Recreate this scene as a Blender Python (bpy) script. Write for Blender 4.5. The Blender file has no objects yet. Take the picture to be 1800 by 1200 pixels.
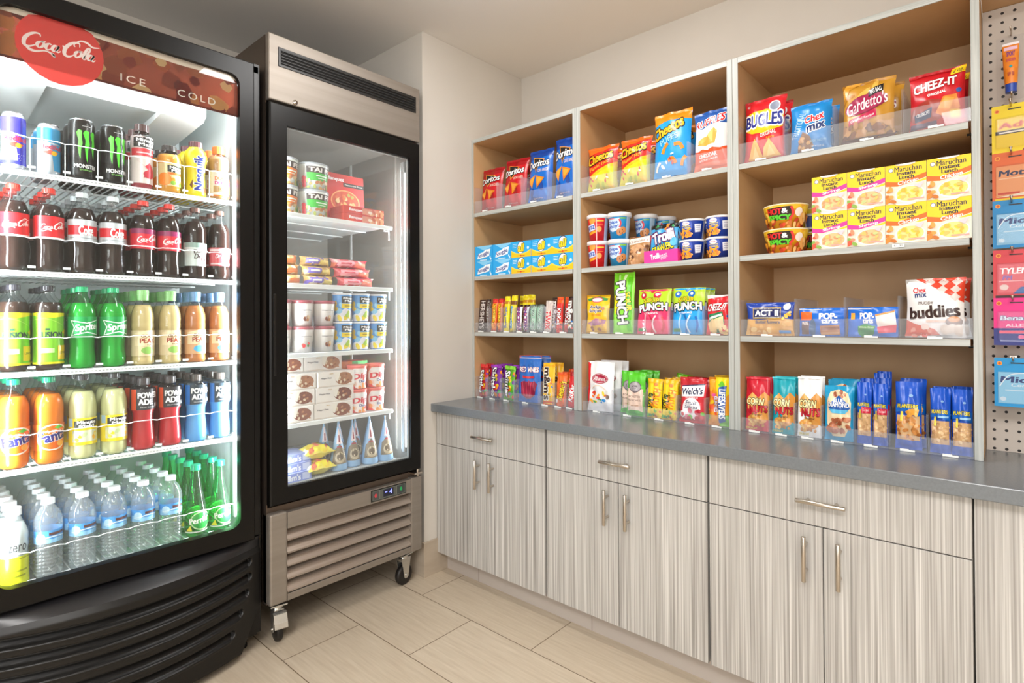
import bpy, bmesh, math, random
from mathutils import Vector, Matrix, Euler
from mathutils.geometry import tessellate_polygon
PI = math.pi
sc = bpy.context.scene
COL = sc.collection

# ------------------------------------------------------------------ camera, world, lights, exposure
cam_d = bpy.data.cameras.new('camera'); cam = bpy.data.objects.new('camera', cam_d); COL.objects.link(cam); sc.camera = cam
cam_d.sensor_width = 36; cam_d.lens = 982.11 / 1800 * 36; cam_d.shift_y = -43.57 / 1800; cam_d.clip_start = .02
cam.matrix_world = Matrix(((0.7465160, 0.0078647, 0.6653210, 2.054668),
                           (0.6653472, -0.0010105, -0.7465334, -1.861362),
                           (-0.0051989, 0.9999686, -0.0059871, 1.116601), (0, 0, 0, 1)))
W = bpy.data.worlds.new('world'); sc.world = W; W.use_nodes = True
W.node_tree.nodes['Background'].inputs[0].default_value = (1.0, .93, .86, 1); W.node_tree.nodes['Background'].inputs[1].default_value = .35
sc.view_settings.view_transform = 'Standard'; sc.view_settings.look = 'None'; sc.view_settings.gamma = 1
sc.view_settings.use_curve_mapping = False; sc.view_settings.exposure = -0.27
sc.cycles.transparent_max_bounces = 40; sc.cycles.max_bounces = 8; sc.cycles.diffuse_bounces = 4; sc.cycles.glossy_bounces = 3
sc.cycles.caustics_reflective = False; sc.cycles.caustics_refractive = False
sc.cycles.use_denoising = True; sc.cycles.sample_clamp_indirect = 4


def area(name, loc, rot, sx, sy, power, col=(1, 1, 1), spread=PI):
    d = bpy.data.lights.new(name, 'AREA'); d.shape = 'RECTANGLE'; d.size = sx; d.size_y = sy; d.energy = power; d.color = col; d.spread = spread
    o = bpy.data.objects.new(name, d); COL.objects.link(o); o.location = loc; o.rotation_euler = rot
    return o


WARM = (1.0, .985, .972)
pl = bpy.data.lights.new('ceiling_lamp', 'POINT'); pl.energy = 9; pl.color = WARM; pl.shadow_soft_size = .07
plo = bpy.data.objects.new('ceiling_lamp', pl); COL.objects.link(plo); plo.location = (1.0, -.68, 2.285)
area('ceiling_lamp', (1.05, -.66, 2.375), (0, 0, 0), .5, .3, 11, WARM)
area('frontal_fill', (2.3, -4.03, 1.45), (PI / 2, 0, 0), 1.5, 1.1, 42, (.97, .985, 1.0))  # frontal fill added behind the camera to brighten the shelf compartments
area('ceiling_lamp', (2.2, -2.75, 2.375), (0, 0, 0), .9, .6, 66, WARM)
area('ceiling_lamp', (3.1, -2.2, 2.375), (0, 0, 0), .6, .6, 30, WARM)
COOL = (.9, .97, 1.0)
# lamps of the drinks cooler: both door posts and the header; lamps of the freezer: both door posts
area('cooler_lamp', (.126, -1.0795, 1.19), (PI / 2, 0, PI / 2 + math.radians(58)), .010, 1.45, 18, COOL)
area('cooler_lamp', (.126, -1.6835, 1.19), (PI / 2, 0, PI / 2 - math.radians(58)), .010, 1.45, 12.5, COOL)
area('cooler_lamp', (.10, -1.38, 1.94), (0, math.radians(-25), 0), .04, .56, 22, COOL)
area('freezer_lamp', (.124, -.4035, 1.17), (PI / 2, 0, PI / 2 + math.radians(40)), .012, 1.2, 6, COOL)
area('freezer_lamp', (.124, -.933, 1.17), (PI / 2, 0, PI / 2 - math.radians(40)), .012, 1.2, 5, COOL)


# ------------------------------------------------------------------ materials
def lin(h):
    r = []
    for i in (0, 2, 4):
        c = int(h[i:i + 2], 16) / 255
        r.append(c / 12.92 if c <= .04045 else ((c + .055) / 1.055) ** 2.4)
    return (*r, 1)


MC = {}


def mat(name, col, rough=.5, metal=0.0, spec=.5, coat=0.0, emit=None, es=1.0, trans=0.0, sub=0.0, aniso=0.0):
    key = (name, col, rough, metal, spec, coat, emit, es)
    if key in MC: return MC[key]
    m = bpy.data.materials.new(name); m.use_nodes = True
    b = m.node_tree.nodes['Principled BSDF']; I = b.inputs
    I['Base Color'].default_value = lin(col) if isinstance(col, str) else (*col, 1)
    I['Roughness'].default_value = rough; I['Metallic'].default_value = metal
    I['Specular IOR Level'].default_value = spec; I['Coat Weight'].default_value = coat; I['Coat Roughness'].default_value = .12
    if emit: I['Emission Color'].default_value = lin(emit); I['Emission Strength'].default_value = es
    MC[key] = m
    return m


def ink(col, gl): return mat('print_' + col, col, {0: .55, 1: .3, 2: .27}[gl], 0, .5)


def nodes(m):
    m.use_nodes = True; nt = m.node_tree
    return nt, nt.nodes, nt.links


def clear_mat(name, tint, gloss_rough=.03, ior=1.45, edge=None, haze=0.0, gmul=1.0):
    m = bpy.data.materials.new(name); nt, N, L = nodes(m); N.clear()
    out = N.new('ShaderNodeOutputMaterial'); mix = N.new('ShaderNodeMixShader'); tr = N.new('ShaderNodeBsdfTransparent'); gl = N.new('ShaderNodeBsdfGlossy')
    gl.inputs['Roughness'].default_value = gloss_rough
    lf = N.new('ShaderNodeLayerWeight'); lf.inputs[0].default_value = .5   # Schlick's reflectance, the same on either side of a thin wall
    pw_ = N.new('ShaderNodeMath'); pw_.operation = 'POWER'; pw_.inputs[1].default_value = 5; L.new(lf.outputs['Facing'], pw_.inputs[0])
    r0 = ((ior - 1) / (ior + 1)) ** 2
    ma = N.new('ShaderNodeMath'); ma.operation = 'MULTIPLY_ADD'; ma.inputs[1].default_value = 1 - r0; ma.inputs[2].default_value = r0; L.new(pw_.outputs[0], ma.inputs[0])
    mu = N.new('ShaderNodeMath'); mu.operation = 'MULTIPLY'; mu.inputs[1].default_value = gmul; L.new(ma.outputs[0], mu.inputs[0])
    L.new(mu.outputs[0], mix.inputs[0]); L.new(gl.outputs[0], mix.inputs[2])
    tr.inputs[0].default_value = (*tint, 1)
    if edge:
        lw = N.new('ShaderNodeLayerWeight'); lw.inputs[0].default_value = .35
        mx = N.new('ShaderNodeMixRGB'); mx.inputs[1].default_value = (*tint, 1); mx.inputs[2].default_value = (*edge, 1)
        L.new(lw.outputs['Facing'], mx.inputs[0]); L.new(mx.outputs[0], tr.inputs[0])
    first = tr.outputs[0]
    if haze:
        df = N.new('ShaderNodeBsdfDiffuse'); df.inputs[0].default_value = (.85, .9, .92, 1)
        m2 = N.new('ShaderNodeMixShader'); m2.inputs[0].default_value = haze; L.new(tr.outputs[0], m2.inputs[1]); L.new(df.outputs[0], m2.inputs[2]); first = m2.outputs[0]
    L.new(first, mix.inputs[1]); L.new(mix.outputs[0], out.inputs[0])
    return m


GLASS = clear_mat('door_glass', (.97, .985, .98), .01, 1.45, None, .006)
FGLASS = clear_mat('freezer_glass', (.96, .97, .97), .02, 1.45, None, .05)
ACRYL = clear_mat('clear_acrylic', (.97, .97, .985), .02, 1.45, None, .09, .3)
PET = clear_mat('clear_plastic', (.985, .99, .99), .04, 1.45, (.8, .83, .84), .004, .8)
PETW = clear_mat('water_bottle_plastic', (.985, .99, .995), .05, 1.45, (.80, .86, .88), .10, 1.3)
PETG = clear_mat('green_plastic', (.22, .85, .42), .06, 1.45, (.06, .5, .2), .02)
BLIST = clear_mat('blister_plastic', (.97, .97, .98), .04, 1.4, (.9, .9, .9), .01, .15)


def liquid(name, col, rough=.25):
    m = bpy.data.materials.new(name); nt, N, L = nodes(m); b = N['Principled BSDF']
    tl = N.new('ShaderNodeBsdfTranslucent'); tl.inputs[0].default_value = lin(col)
    b.inputs['Base Color'].default_value = lin(col); b.inputs['Roughness'].default_value = rough
    mx = N.new('ShaderNodeMixShader'); mx.inputs[0].default_value = .12
    L.new(b.outputs[0], mx.inputs[1]); L.new(tl.outputs[0], mx.inputs[2]); L.new(mx.outputs[0], N['Material Output'].inputs[0])
    return m


def coords(N, L, scale=(1, 1, 1), loc=(0, 0, 0), kind='Object', rot=(0, 0, 0)):
    tc = N.new('ShaderNodeTexCoord'); mp = N.new('ShaderNodeMapping'); mp.inputs['Scale'].default_value = scale; mp.inputs['Location'].default_value = loc
    mp.inputs['Rotation'].default_value = rot
    L.new(tc.outputs[kind], mp.inputs[0])
    return mp.outputs[0]


def ramp(N, L, src, stops):
    r = N.new('ShaderNodeValToRGB'); e = r.color_ramp.elements
    while len(e) < len(stops): e.new(.5)
    for i, (p, c) in enumerate(stops): e[i].position = p; e[i].color = lin(c)
    L.new(src, r.inputs[0])
    return r.outputs[0]


def noise(N, L, vec, scale, detail=3, rough=.5):
    n = N.new('ShaderNodeTexNoise'); n.inputs['Scale'].default_value = scale; n.inputs['Detail'].default_value = detail; n.inputs['Roughness'].default_value = rough
    L.new(vec, n.inputs[0])
    return n.outputs[0]


def bump(N, L, b, src, strength, dist=.002):
    bp = N.new('ShaderNodeBump'); bp.inputs['Strength'].default_value = strength; bp.inputs['Distance'].default_value = dist
    L.new(src, bp.inputs['Height']); L.new(bp.outputs[0], b.inputs['Normal'])


def noisy(name, stops, scale, rough=.5, mapping=(1, 1, 1), detail=4, metal=0, spec=.5, bs=0.0):
    m = bpy.data.materials.new(name); nt, N, L = nodes(m); b = N['Principled BSDF']
    n = noise(N, L, coords(N, L, mapping), scale, detail)
    L.new(ramp(N, L, n, stops), b.inputs['Base Color']); b.inputs['Roughness'].default_value = rough; b.inputs['Metallic'].default_value = metal
    b.inputs['Specular IOR Level'].default_value = spec
    if bs: bump(N, L, b, n, bs)
    return m


WALL = noisy('painted_wall', [(.3, 'cec8bf'), (.7, 'd2ccc3')], 3, .75, spec=.2)
CEIL = noisy('painted_ceiling', [(.3, 'e9e6e1'), (.7, 'ebe8e3')], 3, .85, spec=.2)
BIRCH = noisy('birch_plywood', [(.25, 'bd9362'), (.5, 'c9a173'), (.8, 'd4b083')], 3.2, .5, (1, 1, .35), 6)
EDGE = noisy('grey_woodgrain_edge', [(.3, 'a2a5a0'), (.5, 'b3b5b0'), (.7, 'c1c3be')], 240, .45, (.02, 1, 1), 2)
EDGEV = noisy('grey_woodgrain_edge_upright', [(.3, 'a2a5a0'), (.5, 'b3b5b0'), (.7, 'c1c3be')], 240, .45, (1, 1, .02), 2)
STEEL = noisy('brushed_steel', [(.3, '958d84'), (.7, '9e968d')], 6, .52, (1, .05, 8), 3, metal=.7)
STEEL_D = noisy('brushed_steel_slat', [(.3, 'a4978c'), (.7, 'b9ada2')], 30, .36, (1, .05, 8), 3, metal=.8)
COUNTER = noisy('grey_solid_surface', [(.35, '6f7478'), (.65, '757a7e')], 220, .22, (1, 1, 1), 2)
NICKEL = mat('satin_nickel', 'c9c0b4', .28, 1)
CHROME = mat('zinc_plate', 'd8d8d4', .2, .9)
BLACK = mat('black_plastic', '0d0c0b', .36, 0, .4)
BLACKG = mat('black_satin_paint', '100f0e', .35, 0, .35)
BLACKF = mat('black_door_frame', '090807', .35, 0, .28)
RUBBER = mat('black_rubber', '15110f', .5)
WHITEP = mat('white_plastic', 'f0f2f0', .4)
LINER = mat('cooler_liner', 'e2e9e9', .5)
FLINER = mat('freezer_liner', '8f8a82', .45)
DARK = mat('dark_gap', '0a0908', .8)
LED = mat('led_lamp', 'ffffff', .5, emit='f4fbff', es=14.0)
LED2 = mat('led_tube', 'ffffff', .5, emit='f6fbff', es=6.0)
RACK = mat('white_wire_coating', 'eef2f1', .35)


def stripe_mat():
    m = bpy.data.materials.new('striped_grey_laminate'); nt, N, L = nodes(m); b = N['Principled BSDF']
    v = coords(N, L, (1, 1, .006))
    n1 = noise(N, L, v, 300, 2, .6); n2 = noise(N, L, coords(N, L, (1, 1, .010)), 150, 2, .5)
    mx = N.new('ShaderNodeMath'); mx.operation = 'ADD'; L.new(n1, mx.inputs[0]); L.new(n2, mx.inputs[1])
    hf = N.new('ShaderNodeMath'); hf.operation = 'MULTIPLY'; hf.inputs[1].default_value = .5; L.new(mx.outputs[0], hf.inputs[0])
    L.new(ramp(N, L, hf.outputs[0], [(.36, '928e89'), (.46, 'aeaaa5'), (.53, 'bbb8b3'), (.63, 'd6d3ce')]), b.inputs['Base Color'])
    b.inputs['Roughness'].default_value = .42
    return m


STRIPE = stripe_mat()


def tile_mat():
    m = bpy.data.materials.new('beige_floor_tile'); nt, N, L = nodes(m); b = N['Principled BSDF']
    br = N.new('ShaderNodeTexBrick'); br.offset = .5; br.offset_frequency = 2; br.squash = 1
    I = br.inputs; I['Scale'].default_value = 1; I['Mortar Size'].default_value = .0016; I['Mortar Smooth'].default_value = .1; I['Bias'].default_value = 0
    I['Brick Width'].default_value = .575; I['Row Height'].default_value = .291
    L.new(coords(N, L, (1, 1, 1), (.0275 + 5.75, .99 + 5.82, 0)), br.inputs['Vector'])
    n = noise(N, L, coords(N, L, (1.5, 22, 1)), 4, 5, .6)
    r = ramp(N, L, n, [(.3, 'c0b09b'), (.5, 'c9baa5'), (.7, 'd1c3af')])
    hs = N.new('ShaderNodeMixRGB'); hs.blend_type = 'MULTIPLY'; hs.inputs[0].default_value = 1; L.new(r, hs.inputs[1])
    I['Color1'].default_value = lin('fdfdfd'); I['Color2'].default_value = lin('f3f1ee'); I['Mortar'].default_value = lin('8a7c6c')
    L.new(br.outputs['Color'], hs.inputs[2]); L.new(hs.outputs[0], b.inputs['Base Color'])
    b.inputs['Roughness'].default_value = .4; b.inputs['Specular IOR Level'].default_value = .4
    inv = N.new('ShaderNodeMath'); inv.operation = 'SUBTRACT'; inv.inputs[0].default_value = 1; L.new(br.outputs['Fac'], inv.inputs[1])
    bump(N, L, b, inv.outputs[0], .5, .001)
    return m


FLOOR = tile_mat()


def toe_mat():
    m = bpy.data.materials.new('taupe_base_tile'); nt, N, L = nodes(m); b = N['Principled BSDF']
    br = N.new('ShaderNodeTexBrick'); br.offset = 0; I = br.inputs; I['Scale'].default_value = 1; I['Mortar Size'].default_value = .0015
    I['Brick Width'].default_value = .575; I['Row Height'].default_value = 5
    L.new(coords(N, L, (1, 1, 1), (5.4, 2.5, 0), rot=(PI / 2, 0, 0)), br.inputs['Vector'])
    I['Color1'].default_value = lin('bdb3ab'); I['Color2'].default_value = lin('b9afa7'); I['Mortar'].default_value = lin('86796e')
    L.new(br.outputs['Color'], b.inputs['Base Color']); b.inputs['Roughness'].default_value = .45
    return m


TOE = toe_mat()
BASET = noisy('taupe_baseboard_tile', [(.3, 'ab9c8a'), (.7, 'b6a896')], 8, .42, (1, 1, 3), 4)


def peg_mat():
    m = bpy.data.materials.new('perforated_hardboard'); nt, N, L = nodes(m); b = N['Principled BSDF']
    tc = N.new('ShaderNodeTexCoord'); sp = N.new('ShaderNodeSeparateXYZ'); L.new(tc.outputs['Object'], sp.inputs[0])

    def M(op, a, bb=None):
        x = N.new('ShaderNodeMath'); x.operation = op
        for i, q in enumerate((a, bb)):
            if q is None: continue
            if isinstance(q, (int, float)): x.inputs[i].default_value = q
            else: L.new(q, x.inputs[i])
        return x.outputs[0]
    P = .0254

    def cell(s, off):
        f = M('FRACT', M('DIVIDE', M('ADD', s, off), P)); return M('MULTIPLY', M('SUBTRACT', f, .5), P)
    dx = cell(sp.outputs[0], .0127 - 2.020 + P * 100); dz = cell(sp.outputs[2], .0127 - 1.9505 + P * 100)
    d = M('SQRT', M('ADD', M('MULTIPLY', dx, dx), M('MULTIPLY', dz, dz)))
    h = M('LESS_THAN', d, .0038)
    mx = N.new('ShaderNodeMixRGB'); L.new(h, mx.inputs[0]); mx.inputs[1].default_value = lin('c2b8ae'); mx.inputs[2].default_value = lin('1a120d')
    L.new(mx.outputs[0], b.inputs['Base Color']); b.inputs['Roughness'].default_value = .6
    return m


PEG = peg_mat()


# ------------------------------------------------------------------ mesh helpers
class MB:
    def __init__(s): s.v = []; s.f = []; s.m = []; s.sm = []; s.mats = []

    def mi(s, m):
        if m not in s.mats: s.mats.append(m)
        return s.mats.index(m)

    def add(s, vs, fs, m, smooth=False):
        o = len(s.v); s.v.extend([tuple(p) for p in vs]); k = s.mi(m)
        for f in fs: s.f.append([i + o for i in f]); s.m.append(k); s.sm.append(smooth)
        return s

    def box(s, a, b, m, bev=0.0):
        x0, y0, z0 = a; x1, y1, z1 = b
        if x0 > x1: x0, x1 = x1, x0
        if y0 > y1: y0, y1 = y1, y0
        if z0 > z1: z0, z1 = z1, z0
        bev = min(bev, (x1 - x0) * .45, (y1 - y0) * .45, (z1 - z0) * .45)
        if bev <= 0:
            v = [(x, y, z) for z in (z0, z1) for y in (y0, y1) for x in (x0, x1)]
            return s.add(v, [(0, 2, 3, 1), (4, 5, 7, 6), (0, 1, 5, 4), (1, 3, 7, 5), (3, 2, 6, 7), (2, 0, 4, 6)], m)
        bm = bmesh.new(); bmesh.ops.create_cube(bm, size=1)
        for q in bm.verts: q.co = Vector(((q.co.x + .5) * (x1 - x0) + x0, (q.co.y + .5) * (y1 - y0) + y0, (q.co.z + .5) * (z1 - z0) + z0))
        bmesh.ops.bevel(bm, geom=bm.edges[:], offset=bev, segments=2, affect='EDGES', profile=.5)
        bm.verts.index_update()
        s.add([q.co for q in bm.verts], [[q.index for q in f.verts] for f in bm.faces], m); bm.free()
        return s

    def lathe(s, prof, m, seg=24, org=(0, 0, 0), smooth=True, axis='Z', capped=True):
        vs = []; fs = []; n = len(prof)

        def P(r, z, a):
            x, y = r * math.sin(a), -r * math.cos(a)
            p = (x, y, z) if axis == 'Z' else ((z, x, y) if axis == 'X' else (x, z, y))
            return (p[0] + org[0], p[1] + org[1], p[2] + org[2])
        for r, z in prof:
            for k in range(seg): vs.append(P(r, z, 2 * PI * k / seg))
        for i in range(n - 1):
            for k in range(seg):
                a = i * seg + k; b = i * seg + (k + 1) % seg
                fs.append((a, b, b + seg, a + seg))
        s.add(vs, fs, m, smooth)
        if capped:
            for i in (0, n - 1):
                if prof[i][0] > 1e-5:
                    base = [P(prof[i][0], prof[i][1], 2 * PI * k / seg) for k in range(seg)]
                    s.add(base, [tuple(range(seg))[::(-1 if i == 0 else 1)]], m)
        return s

    def tube(s, pts, r, m, seg=6, closed=False):
        pts = [Vector(p) for p in pts]; n = len(pts); vs = []; fs = []
        prev = None
        for i, p in enumerate(pts):
            t = (pts[min(i + 1, n - 1)] - pts[max(i - 1, 0)]).normalized()
            if prev is None:
                up = Vector((0, 0, 1)) if abs(t.z) < .9 else Vector((1, 0, 0)); a = t.cross(up).normalized()
            else:
                a = (prev - t * prev.dot(t)).normalized()
            prev = a; b = t.cross(a)
            rr = r[i] if isinstance(r, (list, tuple)) else r
            for k in range(seg):
                w = 2 * PI * k / seg; vs.append(p + a * rr * math.cos(w) + b * rr * math.sin(w))
        for i in range(n - 1):
            for k in range(seg):
                a = i * seg + k; b = i * seg + (k + 1) % seg; fs.append((a, b, b + seg, a + seg))
        fs.append(tuple(range(seg))); fs.append(tuple(range((n - 1) * seg, n * seg)))
        return s.add(vs, fs, m, True)

    def prism(s, poly, m, axis='X', a=0, b=1):   # extrude a 2D polygon; axis is the extrusion axis
        def P(u, v, w): return {'X': (w, u, v), 'Y': (u, w, v), 'Z': (u, v, w)}[axis]
        n = len(poly); vs = [P(u, v, a) for u, v in poly] + [P(u, v, b) for u, v in poly]
        fs = [(i, (i + 1) % n, (i + 1) % n + n, i + n) for i in range(n)]
        tri = tessellate_polygon([[Vector((u, v, 0)) for u, v in poly]])
        fs += [tuple(t) for t in tri] + [tuple(i + n for i in t) for t in tri]
        return s.add(vs, fs, m)

    def mesh(s, name):
        me = bpy.data.meshes.new(name); me.from_pydata(s.v, [], s.f)
        for m in s.mats: me.materials.append(m)
        me.polygons.foreach_set('material_index', s.m); me.polygons.foreach_set('use_smooth', s.sm)
        me.validate(); me.update()
        bm = bmesh.new(); bm.from_mesh(me)
        if len(bm.faces) < 60000 and not getattr(s, 'open', False): bmesh.ops.recalc_face_normals(bm, faces=bm.faces[:])
        bm.to_mesh(me); bm.free()
        return me


def obj(name, me, parent=None, loc=(0, 0, 0), rot=(0, 0, 0)):
    if isinstance(me, MB): me = me.mesh(name)
    o = bpy.data.objects.new(name, me); COL.objects.link(o)
    if parent: o.parent = parent
    o.location = loc; o.rotation_euler = rot
    return o


def thing(name, label, cat, loc=(0, 0, 0), rot=(0, 0, 0), group=None):
    o = bpy.data.objects.new(name, None); COL.objects.link(o); o.empty_display_size = .05
    o.location = loc; o.rotation_euler = rot; o['label'] = label; o['category'] = cat
    if group: o['group'] = group
    return o


def tag(o, label, cat, group=None):
    o['label'] = label; o['category'] = cat
    if group: o['group'] = group
    return o


def struct(name, mb):
    o = obj(name, mb); o['kind'] = 'structure'; return o


# ------------------------------------------------------------------ printed graphics: flat shapes laid on a package surface
TXT = {}


def text_tris(s, bold=0.0, lsp=1.0):
    key = (s, bold, lsp)
    if key in TXT: return TXT[key]
    cu = bpy.data.curves.new('t', 'FONT'); cu.body = s; cu.offset = bold; cu.resolution_u = 3; cu.space_character = lsp; cu.align_x = 'LEFT'; cu.space_line = .8
    o = bpy.data.objects.new('t', cu); me = bpy.data.meshes.new_from_object(o); me.calc_loop_triangles()
    V = [v.co.copy() for v in me.vertices]; T = [tuple(t.vertices) for t in me.loop_triangles]
    bpy.data.objects.remove(o); bpy.data.meshes.remove(me); bpy.data.curves.remove(cu)
    x0 = min(v.x for v in V); x1 = max(v.x for v in V); y0 = min(v.y for v in V); y1 = max(v.y for v in V)
    r = ([((v.x - x0) / (x1 - x0) - .5, (v.y - y0) / (y1 - y0) - .5) for v in V], T, x1 - x0, y1 - y0)
    TXT[key] = r
    return r


def catmull(pts, n=6):
    out = []; P = [pts[0]] + list(pts) + [pts[-1]]
    for i in range(1, len(P) - 2):
        p0, p1, p2, p3 = P[i - 1:i + 3]
        for k in range(n):
            t = k / n
            out.append(tuple(.5 * (2 * b + (c - a) * t + (2 * a - 5 * b + 4 * c - d) * t * t + (3 * b - a - 3 * c + d) * t ** 3) for a, b, c, d in zip(p0, p1, p2, p3)))
    out.append(tuple(pts[-1]))
    return out


def ribbon(pts, w):
    V = []; T = []; n = len(pts)
    for i in range(n):
        a = pts[max(0, i - 1)]; b = pts[min(n - 1, i + 1)]; dx, dy = b[0] - a[0], b[1] - a[1]; l = math.hypot(dx, dy) or 1
        ww = (pts[i][2] if len(pts[i]) > 2 else 1) * w / 2
        V += [(pts[i][0] - dy / l * ww, pts[i][1] + dx / l * ww), (pts[i][0] + dy / l * ww, pts[i][1] - dx / l * ww)]
    for i in range(n - 1): T += [(2 * i, 2 * i + 1, 2 * i + 3), (2 * i, 2 * i + 3, 2 * i + 2)]
    return V, T


# flowing script word for the cola logo: strokes (x, y, pen width) in a 100 x 40 box
SCRIPT = [
    [(21, 27, .5), (19, 31, 1), (13, 31, 1.4), (7, 26, 2), (4, 18, 2.4), (6, 9, 2.2), (12, 7, 1.4), (19, 12, .6)],
    [(8, 8, 1.2), (14, 3, 2), (22, 2, 1.6), (32, 6, 1), (40, 5, 1.4), (46, 1, 2), (42, 6, .8)],
    [(25, 20, 1), (21, 17, 1.8), (21, 12, 1.8), (25, 9, 1), (28, 13, 1.6), (28, 18, 1.6), (25, 20, 1.2), (30, 21, .5)],
    [(37, 18, 1.4), (35, 20, .8), (32, 17, 1.8), (32, 12, 1.8), (35, 9, 1), (39, 12, .6)],
    [(45, 19, .8), (41, 18, 1.6), (40, 12, 1.8), (43, 9, 1), (46, 13, 1), (47, 19, 1.6), (46, 11, 1.6), (49, 9, .8), (51, 12, .6)],
    [(51, 21, 1.5), (53, 21.5, 1.5)],
    [(72, 27, .5), (70, 33, 1), (64, 33, 1.5), (58, 27, 2.1), (55, 18, 2.4), (57, 9, 2.2), (63, 7, 1.4), (69, 12, .6)],
    [(66, 26, 1), (64, 30, .8), (70, 38, 1.2), (79, 38, 1.6), (88, 33, 1.3), (97, 35, .6)],
    [(73, 20, 1), (70, 17, 1.8), (70, 12, 1.8), (73, 9, 1), (77, 13, 1.6), (77, 18, 1.6), (73, 20, 1.2), (79, 21, .5)],
    [(82, 10, .8), (86, 24, 1.4), (85, 30, 1), (82, 26, 1.6), (81, 13, 2), (83, 9, 1.2), (86, 11, .6)],
    [(92, 19, .8), (88, 18, 1.6), (87, 12, 1.8), (90, 9, 1), (93, 13, 1), (94, 19, 1.6), (93, 11, 1.6), (96, 9, .8), (98, 12, .6)],
]


def ops2d(ops, w, h):
    """yield (verts in metres, tris, colour) for each drawing op; op coordinates run 0..1 over the face"""
    for op in ops:
        k = op[0]
        if k == 'r':
            _, x0, y0, x1, y1, c = op[:6]
            yield [(x0 * w, y0 * h), (x1 * w, y0 * h), (x1 * w, y1 * h), (x0 * w, y1 * h)], [(0, 1, 2), (0, 2, 3)], c
        elif k == 'p':
            pts = [(x * w, y * h) for x, y in op[1]]
            yield pts, [tuple(t) for t in tessellate_polygon([[Vector((x, y, 0)) for x, y in pts]])], op[2]
        elif k == 'e':
            _, cx, cy, rx, ry, c = op[:6]; rot = math.radians(op[6]) if len(op) > 6 else 0
            n = 14 if rx * w < .006 else 24
            pts = [(cx * w, cy * h)]
            for i in range(n):
                a = 2 * PI * i / n; x, y = rx * w * math.cos(a), ry * w * math.sin(a)   # ry is in widths too, so circles stay round
                pts.append((cx * w + x * math.cos(rot) - y * math.sin(rot), cy * h + x * math.sin(rot) + y * math.cos(rot)))
            yield pts, [(0, i, i % n + 1) for i in range(1, n + 1)], c
        elif k == 't':
            _, s, cx, cy, tw, th, c = op[:7]; o = op[7] if len(op) > 7 else {}
            b = o.get('b', .015); V, T, bw, bh = text_tris(s, 0, o.get('ls', 1.0)); rot = math.radians(o.get('rot', 0)); sh = o.get('sh', 0); arc = o.get('arc', 0)

            def copies(shifts):   # heavier strokes: the same letters laid down again a hair to each side
                R = []; TT = []
                for kk, (dx, dy) in enumerate(shifts):
                    n0 = len(R); TT += [tuple(i + n0 for i in t) for t in T]
                    for x, y in V:
                        x += dx / bw; y += dy / bh; X, Y = x * tw * w, y * th * h
                        X += sh * Y; Y += arc * h * (.25 - x * x)
                        R.append((cx * w + X * math.cos(rot) - Y * math.sin(rot), cy * h + X * math.sin(rot) + Y * math.cos(rot), kk))
                return R, TT
            if 'ol' in o:
                oc, d = o['ol']; q = max(b, 0) + d
                yield (*copies([(q * math.cos(a * PI / 4), q * math.sin(a * PI / 4)) for a in range(8)]), oc)
            yield (*copies([(0, 0)] if b < .01 else [(-b * .6, 0), (b * .6, 0)] if b < .025 else [(-b * .8, -b * .4), (b * .8, -b * .4), (-b * .8, b * .4), (b * .8, b * .4)]), c)
        elif k == 'k':
            _, pts, wd, c = op[:4]; pp = catmull([(p[0] * w, p[1] * h, p[2] if len(p) > 2 else 1) for p in pts])
            V, T = ribbon(pp, wd * w); yield V, T, c
        elif k == 'cc':   # script logo in a box
            _, cx, cy, tw, c = op[:5]; rot = math.radians(op[5]) if len(op) > 5 else 8
            s = tw * w / 100; vv = []; tt = []
            for kk, st in enumerate(SCRIPT):
                V, T = ribbon(catmull([(a + .3 * (b - 18), b, q) for a, b, q in st], 5), 2.2)
                b0 = len(vv); vv += [(*p, kk) for p in V]; tt += [tuple(i + b0 for i in t) for t in T]
            R = []
            for x, y, kk in vv:
                x = (x - 50) * s; y = (y - 18) * s; R.append((cx * w + x * math.cos(rot) - y * math.sin(rot), cy * h + x * math.sin(rot) + y * math.cos(rot), kk))
            yield R, tt, c
        elif k == 'n':   # scattered food pieces
            _, x0, y0, x1, y1, n, cols, size, asp, seed = op; rnd = random.Random(seed); by = {}
            for i in range(n):
                cx = rnd.uniform(x0, x1) * w; cy = rnd.uniform(y0, y1) * h; a0 = rnd.uniform(0, PI); r = size * w * rnd.uniform(.75, 1.2)
                c = cols[i % len(cols)]; V, T = by.setdefault((c, i * 3 // max(n, 1)), ([], [])); b0 = len(V); V.append((cx, cy, i)); m = 9
                for q in range(m):
                    a = 2 * PI * q / m; x, y = r * math.cos(a), r * asp * math.sin(a)
                    V.append((cx + x * math.cos(a0) - y * math.sin(a0), cy + x * math.sin(a0) + y * math.cos(a0), i))
                T.extend((b0, b0 + q, b0 + q % m + 1) for q in range(1, m + 1))
            for (c, z), (V, T) in sorted(by.items(), key=lambda q: q[0][1]): yield V, T, c
        elif k == 's':   # starburst
            _, cx, cy, r, n, c = op[:6]; pts = []
            for i in range(2 * n):
                rr = r * w * (1 if i % 2 else .72); a = PI * i / n; pts.append((cx * w + rr * math.cos(a), cy * h + rr * math.sin(a)))
            yield [(cx * w, cy * h)] + pts, [(0, i + 1, (i + 1) % (2 * n) + 1) for i in range(2 * n)], c


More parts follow.
